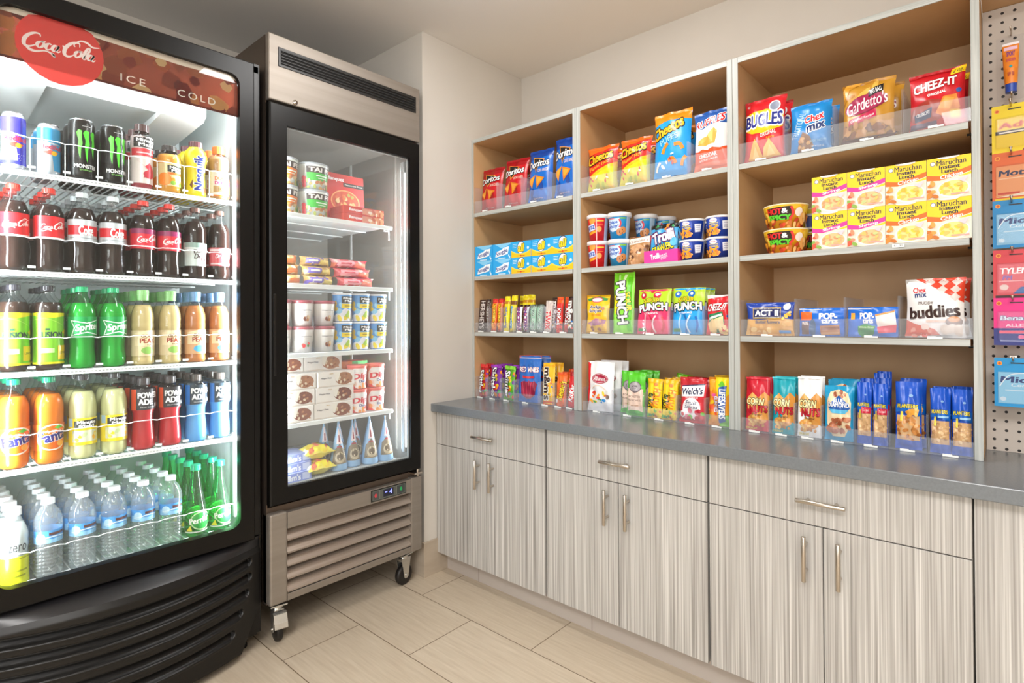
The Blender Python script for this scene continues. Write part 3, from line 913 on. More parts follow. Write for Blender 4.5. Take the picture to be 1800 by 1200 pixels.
# shiny sloping cap from the grille's top edge up to the door
cap = []; n = 60
for i in range(n + 1):
    y = Y0 + (Y1 - Y0) * i / n; g = gx(y) - .0085
    for t in range(7): q = t / 6; cap.append((g + (.134 - g) * q, y, .352 + .033 * math.sin(q * PI / 2) ** .8))
mb.add(cap, [(i * 7 + t, (i + 1) * 7 + t, (i + 1) * 7 + t + 1, i * 7 + t + 1) for i in range(n) for t in range(6)], mat('grille_cap', '1c1b1d', .3, 0, .5), True)
part('base_grille', mb, co)
part('base_housing', MB().box((-.6, -1.77, .05), (.128, -1.042, .383), BLACK).box((.02, -1.10, .035), (.10, -1.05, .052), BLACK), co)
part('rivet', MB().lathe([(0, 0), (.005, 0), (.004, .003), (0, .004)], CHROME, 10, (.1285, -1.052, .07), axis='X'), co)
for y in (-1.072, -1.74): part('levelling_foot', MB().lathe([(.018, 0), (.018, .008), (.008, .012), (.008, .05)], BLACK, 16, (.075, y, 0)), co)

# --- freezer
fz = root('display_freezer', 'narrow stainless steel glass-door freezer on casters between cooler and wall', 'freezer', (-.2, -.6655, 0))
FA, FB = -1.020, -.366
part('cabinet', shell(MB(), -.60, .150, FA, FB, .145, 2.103, .004, mat('dark_steel', '6a5d53', .35, .8), .20, .33), fz)
part('liner', shell(MB(), -.52, .146, -.992, -.394, .50, 1.87, .012, FLINER, .012, .02), fz)
hd = MB(); R = .008   # header with a rounded left edge
hd.box((.150, FA, 1.876), (.176, FB, 2.105), STEEL, .004)
h = part('header_panel', hd, fz)
vg = MB().box((.176, -.986, 1.997), (.1785, -.388, 2.064), mat('vent_frame', '201f1e', .4), .001).box((.1786, -.978, 2.005), (.1788, -.396, 2.056), DARK)
for k in range(5): z = 2.008 + k * .0105; vg.prism([(.1786, z), (.182, z + .001), (.182, z + .003), (.1786, z + .0055)], mat('vent_frame', '201f1e', .4), 'Y', -.977, -.397)
part('vent_grille', vg, fz)
part('lock', MB().lathe([(0, .006), (.0035, .006), (.0035, .004), (.008, .004), (.009, 0)], NICKEL, 18, (.176, -.925, 1.888), axis='X'), fz)
fd = part('door', ring(MB(), -1.019, .487, -.370, 1.868, -.958, .542, -.424, 1.797, .003, .152, .181, BLACKF, 4, .005).box((.150, -1.012, .480), (.155, -.372, .489), DARK), fz)
part('door_glass', MB().box((.166, -.962, .538), (.170, -.420, 1.80), FGLASS), fd)
part('door_handle', MB().box((.1805, -1.008, .93), (.184, -.998, 1.21), mat('handle_black', '0b0a09', .3), .002), fd)
part('glass_edge', ring(MB(), -.960, .540, -.422, 1.799, -.955, .546, -.427, 1.794, .002, .158, .1655, mat('glass_spacer', 'c9ccca', .35, .3), 3, .001), fd)
for y in (-.418, -.972):
    p = part('lamp_post', MB().box((.118, y - .008, .56), (.138, y + .008, 1.79), mat('lamp_post_light', 'c4c8c8', .35, .2), .002), fz)
    part('led_tube', MB().box((.138, y - .003, .58), (.140, y + .003, 1.745), LED2, .001), p)
FZ = [1.511, 1.254, .999, .746]
for i, z in enumerate(FZ + [.532]):
    s = wire_shelf(fz, -.45, .122, -.965, -.474 if i < 4 else -.44, z, 56, None, 0, .016, False)
    if i < 4: part('shelf_clip', MB().box((.06, -.474, z - .014), (.066, -.445, z - .010), RACK).box((.06, -.449, z - .05), (.066, -.445, z - .010), RACK), s)
part('pilaster', MB().box((-.30, -.408, .56), (-.285, -.402, 1.86), RACK).box((.05, -.408, .56), (.062, -.402, 1.86), mat('pilaster_grey', 'a8a49c', .4)), fz)
# lower machine compartment
part('front_post', MB().box((.120, FA, .146), (.178, -.957, .458), STEEL, .007), fz); part('front_post', MB().box((.120, -.420, .146), (.178, FB, .456), STEEL, .003), fz)
part('control_panel', MB().box((.130, -.9565, .396), (.176, -.4205, .452), STEEL, .001), fz)
part('bottom_rail', MB().box((.120, -.9565, .146), (.174, -.4205, .170), STEEL, .001), fz)
part('inner_panel', MB().box((.11, -.96, .16), (.118, -.418, .40), DARK), fz)
for k in range(5):
    z = .171 + k * .0447
    part('louvre_slat', MB().prism([(.170, z + .002), (.175, z + .004), (.174, z + .009), (.146, z + .041), (.142, z + .041)], STEEL_D, 'Y', -.9565, -.4205), fz)
dp = part('display', MB().box((.1762, -.618, .403), (.179, -.448, .448), mat('display_black', '0d0d0d', .3), .001), fz)
part('display_face', art('display_face', [('r', .03, .08, .97, .92, '6d7068'), ('r', .045, .12, .22, .88, '4a4b4a'), ('r', .24, .12, .70, .88, '585b55'), ('r', .33, .2, .62, .86, '1b1c30'), ('r', .72, .12, .955, .88, '3c4140'),
      ('e', .12, .5, .035, .05, 'c04048'), ('e', .84, .52, .035, .05, '1fa35a')], .17, .045, lambda u, v, e: (.179 + e, -.618 + u * .17, .403 + v * .045), None, 0, .0002), dp)
part('display_digits', art('display_digits', [('r', .38, .56, .44, .64, 'x'), ('t', '4', .54, .55, .08, .4, 'x')], .17, .045, lambda u, v, e: (.1798 + e, -.618 + u * .17, .403 + v * .045), None, 0, .0002, .00008,
     lambda c: mat('lit_digit', '8a90ff', .5, emit='7078ff', es=3.0)), dp)
part('hinge', MB().box((.14, -.41, .468), (.186, -.368, .476), NICKEL, .001).lathe([(.006, .455), (.006, .485)], NICKEL, 12, (.165, -.378, 0)), fz)


def caster(x, y, turn, brake):
    c = thing('caster', 'x', 'x'); del c['label']; del c['category']
    c.parent = fz; c.location = Vector((x, y, 0)) - Vector(fz.location) + DY; c.rotation_euler = (0, 0, turn)
    obj('wheel', MB().lathe([(0, -.0125), (.034, -.0125), (.040, -.010), (.042, -.004), (.042, .004), (.040, .010), (.034, .0125), (0, .0125)], RUBBER, 36, (0, 0, .042), axis='Y'), c)
    f = MB().box((-.03, -.028, .128), (.03, .028, .133), CHROME, .001).lathe([(.02, .112), (.02, .128)], CHROME, 20)
    for s in (-1, 1): f.prism([(-.026, .116), (.026, .116), (.012, .036), (.006, .03), (-.006, .03), (-.012, .036)], CHROME, 'Y', s * .016 - .0012, s * .016 + .0012)
    f.box((-.026, -.016, .110), (.026, .016, .116), CHROME).lathe([(.005, -.021), (.005, .021)], CHROME, 12, (0, 0, .042), axis='Y')
    obj('fork', f, c)
    if brake:
        b = MB(); pr = [(.030, .112), (.044, .108), (.050, .09), (.056, .082), (.060, .066), (.056, .062), (.050, .08), (.044, .088), (.038, .1), (.030, .105)]
        b.prism(pr, CHROME, 'Y', -.022, .022); obj('brake_pedal', b, c)


caster(.128, -.972, math.radians(-12), True); caster(.125, -.423, math.radians(90 + 8), False)
caster(-.5, -.972, 0, False); caster(-.5, -.423, 0, False)
# ------------------------------------------------------------------ clear trays
def tray(x0, x1, z, hs, lip, label, depth=.28, tagx=.5):
    TRAYS.append((x0, x1, z))
    t = thing('acrylic_tray', label, 'tray', ((x0 + x1) / 2, .15, z), group='clear acrylic merchandise trays'); a, b = x0 + .0006, x1 - .0006; th = .002
    part('tray_base', MB().box((a, .004, z + .0005), (b, depth, z + .002), ACRYL), t)
    part('front_lip', MB().box((a, .004, z + .002), (b, .004 + th, z + lip), ACRYL), t)
    for q in (a, b - th): part('side_wall', MB().box((q, .0062, z + .002), (q + th, depth, z + hs), ACRYL), t)
    m = a + (b - a) * tagx; w = min(.017, (b - a) * .3)
    part('price_clip', MB().box((m - w, .001, z + .0005), (m + w * .2, .0038, z + .0075), WHITEP, .0008).box((m + w * .1, .0008, z + .0005), (m + w, .0038, z + .0055), WHITEP, .0008), t)
    return t


def T_(s, x, y, w, h, c, **o): return ('t', s, x, y, w, h, c, o)


# ------------------------------------------------------------------ bags, wrappers and boxes for the wooden shelves
def doritos(c1, c2, c3, sub):
    return [('p', [(0, .80), (1, .86), (1, 1), (0, 1)], c2), ('n', 0, .0, 1, .35, 5, [c2, c3], .16, .5, 3),
            ('p', [(.22, .86), (.72, .80), (.40, .55)], 'f3a33a'), ('p', [(.25, .845), (.68, .795), (.405, .575)], '1a1414'),
            T_('Doritos', .47, .72, .86, .13, 'ffffff', rot=7, sh=.12, b=.03, ol=('16100f', .05)), T_(sub, .70, .585, .36, .055, 'f6dcc8', rot=5),
            ('p', [(.06, .42), (.38, .52), (.26, .27)], 'e28a1f'), ('p', [(.10, .40), (.33, .49), (.25, .31)], 'f0a23b'), ('p', [(.42, .50), (.78, .44), (.48, .26)], 'd97c18'), ('p', [(.46, .47), (.70, .43), (.50, .31)], 'ee9d35'),
            T_('NET WT 1 3/4 OZ', .5, .08, .4, .02, 'e8d0d0')]


def cheetos_hot():
    return [('p', [(0, .82), (.5, .88), (1, .93), (1, 1), (0, 1)], 'e2641a'), ('p', [(0, 0), (1, 0), (1, .52), (.75, .5), (.45, .40), (.2, .34), (0, .25)], 'd9cf1c'), ('p', [(0, .3), (.3, .42), (.6, .5), (1, .60), (1, .52), (.5, .42), (.2, .33), (0, .22)], 'f2b81e'),
            ('n', .25, .05, .95, .45, 9, ['c7d02a', 'e6d92a', 'f0c22c', 'b4c020'], .13, .4, 4), T_('Cheetos', .46, .74, .84, .19, 'f8b51c', rot=12, sh=.1, b=.05, ol=('0e0b0a', .06)),
            T_("Flamin' Hot", .46, .555, .66, .085, 'f9b233', rot=17, b=.02), ('n', .1, .1, .9, .35, 8, ['c22a1e', 'd8432a', 'f2e6d8'], .06, .45, 6)]


def puffs():
    return [('p', [(0, .80), (.3, .86), (1, .84), (1, 1), (0, 1)], 'f08a1c'), T_('Cheetos', .42, .735, .86, .16, 'f8b51c', rot=20, sh=.1, b=.05, ol=('0e0b0a', .06)), T_('PUFFS', .46, .565, .5, .085, '8fd0ee', rot=18, b=.03, ol=('1a5a92', .03)),
            ('k', [(.30, .36), (.36, .45), (.46, .5)], .09, 'ee8a26'), ('k', [(.62, .47), (.76, .47), (.84, .39)], .09, 'ee8a26'), ('k', [(.45, .25), (.58, .27), (.66, .20)], .09, 'e98222'), ('k', [(.80, .15), (.84, .22), (.92, .28)], .08, 'f09533'), ('k', [(.1, .12), (.16, .2), (.24, .24)], .07, 'f4e8dc'),
            ('n', .1, .05, .6, .35, 5, ['f3f3f3', 'c4452c', 'e9e9f2'], .06, .5, 2)]


def ruffles():
    return [('r', 0, .74, 1, 1, '2257a4'), ('p', [(0, .75), (.3, .68), (.6, .76), (1, .72), (1, .3), (0, .3)], 'eef0f2'), ('p', [(0, .36), (.15, .33), (.3, .36), (.45, .33), (.6, .36), (.8, .33), (1, .36), (1, 0), (0, 0)], 'e2562a'),
            T_('RUFFLES', .5, .80, .82, .12, 'd2202c', rot=9, sh=.25, b=.04, ol=('ffffff', .05)), ('p', [(.12, .44), (.45, .56), (.62, .68), (.72, .62), (.66, .42), (.4, .40)], 'eda94a'), ('p', [(.45, .56), (.62, .68), (.60, .44)], 'f7c872'), ('e', .30, .50, .15, .07, 'f2b65a', 20),
            T_('CHEDDAR', .45, .245, .5, .06, 'ffffff', rot=4, b=.03), T_('& SOUR CREAM', .45, .18, .5, .03, 'ffffff', rot=4), ('r', 0, 0, 1, .13, 'ef7a5a')]


def bugles():
    return [('p', [(.1, .78), (.55, .80), (.98, .72), (.96, .5), (.6, .42), (.2, .45), (.04, .5)], 'f6c51d'), T_('BUGLES', .49, .635, .92, .19, '23308c', b=.05, ol=('ffffff', .08), rot=-1), T_('ORIGINAL', .62, .41, .4, .06, 'ffffff', rot=7),
            ('e', .76, .83, .14, .14, 'e6e8ee'), ('e', .76, .83, .11, .11, '8a93a8'), T_('G', .1, .9, .07, .04, 'ffffff'), ('p', [(.12, .05), (.5, .04), (.38, .26), (.28, .36), (.18, .2)], 'f0b548'), ('p', [(.48, .04), (.9, .06), (.78, .2), (.64, .33), (.52, .2)], 'f3c160'), ('p', [(.22, .06), (.4, .06), (.3, .24)], 'f9d88a'), ('p', [(.58, .07), (.78, .08), (.66, .24)], 'f9d88a'), T_('FLAVOR', .68, .34, .2, .03, 'f6c51d')]


def chexmix():
    return [T_('TRADITIONAL', .22, .55, .70, .13, 'bfe3f4', rot=72), T_('Chex', .62, .66, .46, .14, 'd6222e', rot=14, sh=.2, b=.05, ol=('ffffff', .06)), T_('mix', .66, .49, .44, .15, '15306e', rot=14, sh=.2, b=.05, ol=('ffffff', .06)),
            ('p', [(.20, .05), (.25, .25), (.33, .42), (.52, .3), (.6, .12), (.5, .03)], '8a5a30'), ('n', .25, .06, .5, .3, 14, ['c98d4a', 'e0ac66', '8c5427', 'd7a059'], .05, .7, 8), T_('SAVORY SNACK MIX', .72, .2, .4, .04, 'a8d8ee'), T_('NET WT 3.75 OZ', .7, .1, .3, .03, 'e8f4fa')]


def gardettos():
    return [('n', 0, .7, 1, 1, 7, ['d99b34', 'b87a20', 'e8b752'], .2, .3, 8), ('e', .46, .60, .43, .21, '8e2145', 12), ('e', .46, .60, .41, .19, 'a52a52', 12), T_("Gardetto's", .48, .61, .82, .20, 'fbeff2', rot=13, sh=.2, b=.02), ('p', [(.52, .80), (.80, .88), (.80, .76), (.52, .69)], '1d1a18'), T_('BIG BAG', .66, .785, .22, .07, 'ffffff', rot=14, b=.03),
            ('p', [(.12, .38), (.68, .48), (.68, .36), (.12, .26)], 'c42350'), T_('Original Recipe', .4, .37, .48, .05, 'ffffff', rot=10, sh=.2), ('n', 0, .02, 1, .28, 40, ['b7793c', '8a522a', 'd09a5c', '6d3d20', 'c78d52'], .085, .6, 12), ('r', 0, 0, 1, .07, '5a2c22')]


def cheezit(tp='CRUNCHY', oz=True):
    o = [('r', 0, .93, 1, 1, 'b81722'), T_('CHEEZ-IT', .46, .74, .78, .15, 'ffffff', rot=4, b=.05, sh=.05, ol=('a81420', .05)), T_('ORIGINAL', .5, .585, .34, .05, 'ffffff', rot=7, b=.03), ('e', .90, .58, .05, .05, '2b5aa8'), ('e', .35, .30, .36, .25, 'a5382a', 8),
         ('p', [(.48, .25), (.62, .50), (.86, .52), (.92, .30), (.7, .14)], 'e8892c'), ('p', [(.52, .32), (.66, .49), (.82, .46), (.74, .28)], 'f3a743'), ('p', [(.08, .28), (.42, .36), (.40, .2), (.1, .16)], '27315c'), T_('CRUNCHY', .25, .28, .26, .06, 'ffffff', rot=6, b=.02), ('p', [(.02, .13), (.5, .14), (.5, .08), (.02, .04)], '5a3a5a')]
    if oz: o += [('p', [(.76, .97), (1, .99), (1, .88), (.74, .86)], 'f2cf1c'), T_('2 oz.', .88, .925, .18, .07, '1a1a1a', sh=.2), ('r', .74, .13, .92, .27, 'f0c63a'), T_('2 FOR $', .83, .22, .12, .04, '3a2a1a')]
    return o


def cheezit_white():
    return [('p', [(0, .9), (1, .98), (1, 1), (0, 1)], 'f4e8e8'), T_('CHEEZ-IT', .46, .69, .80, .17, 'ffffff', rot=4, b=.05, sh=.3, ol=('8e0f1a', .05)), ('p', [(.10, .50), (.72, .58), (.80, .30), (.6, .04), (.2, .05), (.08, .3)], '1f7a4c'), ('p', [(.12, .42), (.68, .53), (.7, .48), (.12, .36)], 'e9f2ec'),
            ('p', [(.06, .28), (.32, .40), (.52, .22), (.42, .02), (.18, .06)], 'eecb86'), ('p', [(.36, .38), (.74, .46), (.76, .2), (.5, .12)], 'f4d899'), ('n', .55, .02, .95, .2, 5, ['f0d290', 'e6bd70'], .09, .8, 3), ('e', .94, .46, .05, .05, '2b5aa8')]


def snug():
    return [('r', 0, 0, 1, 1, '2aa5e8'), ('p', [(.1, 1), (.5, .7), (.95, .9), (1, 1)], '86cdf4'), ('p', [(.14, .14), (.2, .5), (.45, .58), (.62, .74), (.9, .78), (.82, .3), (.55, .22)], 'f0f6fb'), T_('Snuggle', .5, .42, .64, .32, '28308c', rot=14, b=.03), ('r', .3, .02, .7, .09, 'bfe2f6'), ('e', .92, .1, .03, .05, 'd8eefa'), ('e', .88, .2, .03, .05, 'd8eefa')]


def alld():
    return [('r', 0, 0, 1, 1, '2aa8e6'), ('p', [(0, 0), (1, 0), (1, .46), (.75, .28), (.5, .22), (.25, .28), (0, .46)], 'f6c21a'), ('p', [(0, .38), (.25, .22), (.5, .17), (.75, .22), (1, .38), (1, .46), (.75, .28), (.5, .22), (.25, .28), (0, .46)], 'f9d640'), ('e', .5, .62, .19, .25, '1c3f78', -10), ('e', .5, .60, .175, .225, 'f4f7f4', -10), T_('all', .5, .60, .28, .46, 'f3d21c', sh=.12, b=.05, ol=('3a4a20', .03)),
            ('r', .08, .82, .3, .85, 'd3ecf8'), ('r', .08, .72, .28, .75, 'd3ecf8'), ('r', .08, .62, .26, .65, 'd3ecf8'), ('e', .86, .55, .055, .06, 'cfeaf6'), ('r', .3, .08, .7, .12, 'c8741a'), ('r', .47, .05, .53, .15, 'e04a1a')]


def vert(txt, c, ol=None, bg=None, extra=(), cx=.5, w=.62, h=.5, rot=-90, b=.03):
    """lettering running down (rot -90) or up (rot 90) a tall wrapper; w is length as a share of the height, h as a share of the width"""
    return list(extra), txt, c, ol, cx, w, h, rot, b


def wrap_ops(w, h, txt, c, ol=None, cx=.5, cy=.5, ln=.8, th=.6, rot=-90, b=.03, pre=(), post=(), sh=0):
    o = dict(rot=rot, b=b, sh=sh)
    if ol: o['ol'] = (ol, .05)
    return list(pre) + [('t', txt, cx, cy, ln * h / w, th * w / h, c, o)] + list(post)


HERS = lambda: wrap_ops(.05, .15, "HERSHEY'S", 'd4ccc8', None, .5, .52, .86, .40, b=.02)
REES = lambda: [('r', .1, .08, .9, .86, 'f08a22'), ('r', 0, .86, 1, 1, 'd2232a')] + wrap_ops(.035, .155, "Reese's", 'f6d21c', '6a2a12', .5, .5, .7, .5, 90) + [('n', .05, .1, .95, .3, 5, ['e8641c', 'f4a336'], .25, .6, 2)]
BUTT = lambda: [('r', 0, .78, 1, .92, 'c6871c'), ('r', .0, .86, 1, 1, 'f3e020')] + wrap_ops(.035, .16, 'Butterfinger', '1f57a8', None, .5, .42, .66, .5, 90)
MOUN = lambda: [('r', .05, .1, .5, .72, '4d9fd0'), ('r', .5, .1, .95, .72, 'f3e020'), ('r', 0, .88, 1, 1, 'f3e020'), ('r', 0, .76, 1, .86, '7a4a22')] + wrap_ops(.035, .16, 'ALMOND JOY', 'f4f8fb', None, .28, .42, .56, .3, 90)
SNIC = lambda: [('r', 0, .0, 1, .08, '3a221a'), ('p', [(.08, .88), (.92, .94), (.92, .1), (.08, .04)], 'f2f2f6')] + wrap_ops(.036, .122, 'SNICKERS', '2c3f98', 'c8203a', .5, .48, .84, .52, -84, .03)
MINT = lambda: [('r', .08, .08, .92, .9, '8fb8a0'), ('r', .4, .08, .5, .9, 'c8d8cc')] + wrap_ops(.036, .122, 'MILKY WAY', '1f5a44', 'eef4ee', .55, .5, .82, .45, 90)
TWIX = lambda: [('r', 0, .9, 1, 1, 'c8beb8')] + wrap_ops(.038, .136, 'TWIX', 'cc2030', 'f2e6e2', .5, .38, .62, .62, -90, .05)
MMB = lambda: wrap_ops(.044, .144, "m&m's", 'f4f0ec', None, .5, .5, .86, .62, -90, .05, post=[('e', .3, .2, .1, .1, 'e8c21c'), ('e', .75, .3, .1, .1, '2a7ac8'), ('e', .7, .12, .1, .1, 'd8262a')])
KITB = lambda: [('r', 0, .82, 1, 1, 'ef5a1c'), ('n', 0, .05, 1, .3, 6, ['d8262a', 'f07a1c', '4a2a1a'], .22, .6, 5)] + wrap_ops(.036, .15, 'KitKat', 'ffffff', '8a0f18', .55, .45, .5, .5, -90)


def skit(c, c2): return [('n', .45, .02, 1, .9, 16, ['f2c81e', 'e4302c', '3aa548', 'f08a1c', '7a3a9c'], .12, 1, 4), ('r', 0, .9, 1, 1, c2)] + wrap_ops(.075, .155, 'Skittles', 'ffffff', '3a1030', .42, .48, .80, .42, -90 if c != '68b82a' else -90)


REDV = lambda: [('r', 0, .955, 1, 1, 'b8546a'), ('r', 0, .94, 1, .957, 'e8d0d8'), ('n', .1, .75, .9, .9, 8, ['3a78c8', '2a5ca8'], .05, .6, 5), T_('RED VINES', .5, .70, .84, .10, 'ffffff', b=.03, ol=('a82048', .05)), ('p', [(.22, .565), (.5, .55), (.78, .565), (.76, .515), (.5, .505), (.24, .515)], 'd4303a'),
                ('p', [(.14, .42), (.26, .44), (.8, .44), (.88, .40), (.8, .16), (.6, .08), (.4, .08), (.2, .16)], '8e1f3c')] + [('k', [(.22 + .11 * k, .44 + .02 * (k % 2)), (.26 + .09 * k, .3), (.33 + .06 * k, .12)], .05, ['c83a58', 'a82444'][k % 2]) for k in range(6)]
MMY = lambda: [('r', 0, .9, 1, 1, 'eaa81a'), ('r', 0, 0, 1, .08, 'e8541c')] + wrap_ops(.085, .18, "m&m's", '3a2016', 'f6f0e2', .42, .50, .84, .52, -90, .05, post=[('n', .55, .2, .95, .7, 6, ['e8c21c', 'd8862c', 'c86a2a', '2a6ab8'], .08, .8, 9)])
REEW = lambda: wrap_ops(.075, .142, "Reese's", 'f6d21c', '5a2410', .55, .48, .7, .45, 75, post=[('r', 0, .92, 1, 1, 'd8541c'), ('r', .1, .1, .22, .2, 'f0f0f0')])
KITW = lambda: [('e', .48, .42, .36, .72, 'ffffff', 75), ('e', .48, .42, .33, .66, 'd81e28', 75)] + wrap_ops(.06, .146, 'KitKat', 'ffffff', None, .48, .42, .56, .5, 75, .04, post=[('r', 0, .9, 1, 1, 'a8151c')])


def keeb(): return [('p', [(.05, .9), (.5, .97), (.95, .9), (.9, .84), (.5, .86), (.1, .84)], '3f8f4a'), ('e', .5, .87, .24, .10, 'd83a5a'), ('e', .5, .87, .21, .07, 'f4eef0'), T_('Fudge', .46, .67, .5, .10, '3a2450', b=.04, ol=('ffffff', .05)), T_('Stripes', .46, .57, .56, .10, '3a2450', b=.04, ol=('ffffff', .05)), T_('COOKIES', .5, .47, .4, .04, 'd0402a'),
                    ('p', [(.1, .25), (.5, .38), (.9, .34), (.85, .24), (.4, .18)], 'b06a8a'), ('n', .08, .08, .92, .35, 9, ['c48aa0', 'a86a3a', '8a4a2a', 'd8a070'], .07, .7, 3), ('e', .8, .64, .06, .06, 'b87a4a')]


def punchtall(): return [('p', [(0, 1), (1, 1), (1, .9), (.55, .82), (.4, .6), (.3, .8), (0, .7)], '7ad12a'), ('r', .72, .02, .9, .92, '5cc410'), ('k', [(.30, .98), (.34, .8), (.28, .62)], .10, 'b9e88a'), ('k', [(.62, .98), (.56, .8), (.62, .62)], .12, 'd5f0b0'), ('p', [(.12, .30), (.3, .4), (.2, .66), (.05, .6)], 'e6dc1c')] + wrap_ops(.09, .24, 'PUNCH', 'f6f6f6', '23262a', .45, .50, .66, .50, -84, .06) + wrap_ops(.09, .24, 'SOUR', 'e8d81c', '2c7a10', .78, .52, .3, .2, -84, .04)


def sourpunch(c, cd): return [('r', 0, .6, 1, 1, 'b5d82c'), ('e', .18, .86, .10, .10, cd), ('e', .17, .87, .04, .04, 'f4f4f8'), ('e', .62, .86, .11, .10, cd, 20), ('e', .62, .87, .05, .04, 'eef2f8'), ('e', .47, .95, .06, .05, cd), T_('SOUR', .46, .73, .5, .10, 'f0c81c', b=.04, ol=('3a6a18', .05), arc=.1), T_('PUNCH', .5, .575, .86, .16, 'ffffff', b=.06, ol=('141414', .07), rot=4, arc=.1),
                              T_('STRAWS', .46, .45, .4, .04, 'ffffff', rot=4), ('k', [(.3, .42), (.26, .25), (.3, .03)], .05, 'f0b8c8' if c[0] in 'ef' else 'a8d8f4'), ('k', [(.42, .42), (.5, .25), (.46, .03)], .05, cd), ('k', [(.62, .40), (.5, .22), (.58, .03)], .05, 'f6d8e0' if c[0] in 'ef' else 'cfe8f8'), ('k', [(.78, .38), (.84, .2), (.78, .05)], .06, cd), ('r', .05, .05, .3, .12, '3a8a4a')]


def albanese(): return [('p', [(0, .98), (.10, .98), (.14, .7), (.12, .2), (.04, .1), (0, .3)], 'd8202c'), ('e', .52, .66, .32, .16, 'a81c38'), ('e', .52, .66, .29, .135, 'f4e8ea'), ('e', .52, .66, .28, .125, 'b02040'), T_('Albanese', .52, .66, .46, .09, 'ffffff', sh=.2), ('e', .5, .30, .36, .33, 'efeff0'), ('n', .22, .18, .85, .42, 16, ['e8432c', 'f2a21c', '3aa548', '2a8ad0', 'f2d81c', 'e8742c', 'd8d8d0'], .075, .55, 21), ('e', .84, .30, .05, .07, '6a4a3a'), ('k', [(.25, .45), (.5, .53), (.8, .44)], .02, 'f6c8a8')]


def pistachio(): return [('r', .08, .10, .92, .62, 'eed2c0'), ('p', [(0, 1), (1, 1), (1, .5), (.93, .62), (.7, .66), (.3, .66), (.07, .62), (0, .5)], '59c92c'), ('e', .5, .66, .34, .27, '6a5a62'), ('e', .5, .66, .30, .23, 'a8a0a4'), ('r', .36, .66, .64, .675, '4a3a44'), ('r', .4, .69, .6, .70, '4a3a44'), ('r', .4, .63, .6, .64, '4a3a44'), T_('ROASTED', .5, .44, .62, .05, '6a4a3c', b=0), T_('PISTACHIOS', .5, .36, .68, .045, '6a4a3c', b=0), T_('sea salt', .5, .24, .4, .04, 'a87a5c'), ('p', [(0, 0), (1, 0), (1, .08), (.7, .13), (.3, .13), (0, .08)], '3da81e')]


def sourpatch(): return [('r', 0, .88, 1, 1, 'f2b81c')] + wrap_ops(.08, .145, 'SOUR', '1c3a14', None, .28, .45, .52, .36, 78, .05) + wrap_ops(.08, .145, 'PATCH', 'f08a1c', None, .64, .52, .62, .34, 78, .05) + [('n', .05, .02, .95, .25, 8, ['6ab82a', 'f2d21c', 'e8742c', '3a9a3a'], .11, .8, 5), ('e', .62, .86, .13, .10, 'e8842c')]


def welchs(): return [('p', [(0, 1), (1, 1), (1, .88), (0, .84)], 'c0202c'), ('p', [(.1, .8), (.96, .86), (.94, .60), (.06, .56)], 'f6f6f8'), ('p', [(.1, .815), (.96, .875), (.96, .85), (.1, .79)], '1e2450'), T_("Welch's", .5, .70, .8, .15, '1e2450', rot=4, sh=.15, b=.03), T_('MIXED FRUIT', .5, .55, .5, .04, 'ffffff'), ('e', .48, .32, .36, .36, 'f2eef0'), T_('Fruit', .48, .445, .42, .09, '2a2a58', sh=.25), T_('Snacks', .48, .35, .52, .08, '2a2a58', sh=.25),
                        ('n', .3, .08, .95, .28, 12, ['e04a5a', 'c42a3c', '7ac84a', 'f2e2e6', 'e88a9a'], .09, .9, 5), ('e', .15, .18, .12, .12, 'f2f4f2'), ('e', .15, .18, .07, .07, 'e0384a'), ('r', 0, 0, 1, .07, 'c8202c')]


def lifesavers(): return [('p', [(.3, 1), (1, 1), (1, .7), (.6, .5), (.35, .75)], 'f2d81c'), ('p', [(0, .55), (.35, .6), (.3, .3), (0, .25)], 'f2743a'), ('p', [(.5, .0), (1, 0), (1, .25), (.55, .2)], '7ac82c'), ('p', [(.45, .85), (.6, .95), (.75, .85), (.6, .75)], '6ac22c'), ('n', .0, .02, .6, .55, 14, ['f29a1c', 'f2c81c', 'e8542c', 'f4b83a', '8ac83a'], .10, .7, 8), ('p', [(.50, .80), (.84, .84), (.80, .10), (.52, .06)], '1f4f9c')] + wrap_ops(.093, .165, 'LIFESAVERS', 'ffffff', None, .67, .46, .66, .24, -90, .05) + wrap_ops(.093, .165, 'GUMMIES', 'f6f0f4', '8a2a6a', .40, .45, .36, .14, -90, .03) + [('n', .1, .62, .4, .85, 4, ['f2a01c', 'd84a8a', 'e8742c'], .1, .6, 3)]


def cornnuts(c, dk): return [('p', [(.55, .62), (.8, .74), (1, .66), (1, .2), (.5, .3)], 'd9923c'), ('p', [(.08, .62), (.3, .72), (.55, .62), (.5, .4), (.1, .4)], 'e8b060'), T_('CORN', .42, .55, .72, .12, 'f6e8a8', b=.05, ol=('1c1410', .05), sh=.1), T_('NUTS', .56, .41, .76, .12, 'c8182c', b=.05, ol=('5a0a14', .03), sh=.1, rot=3), ('e', .5, .22, .40, .22, 'd9984a'), ('n', .2, .1, .85, .32, 18, ['e8b45c', 'c88634', 'f0c878', 'b87428'], .075, .75, 9), T_('Original' if c == 'f2f2f0' else 'Flavor', .55, .31, .4, .04, '3a2418', sh=.2), T_('CRUNCHY', .3, .05, .44, .04, 'e6d43a', b=.03), ('r', 0, .97, 1, 1, dk)]


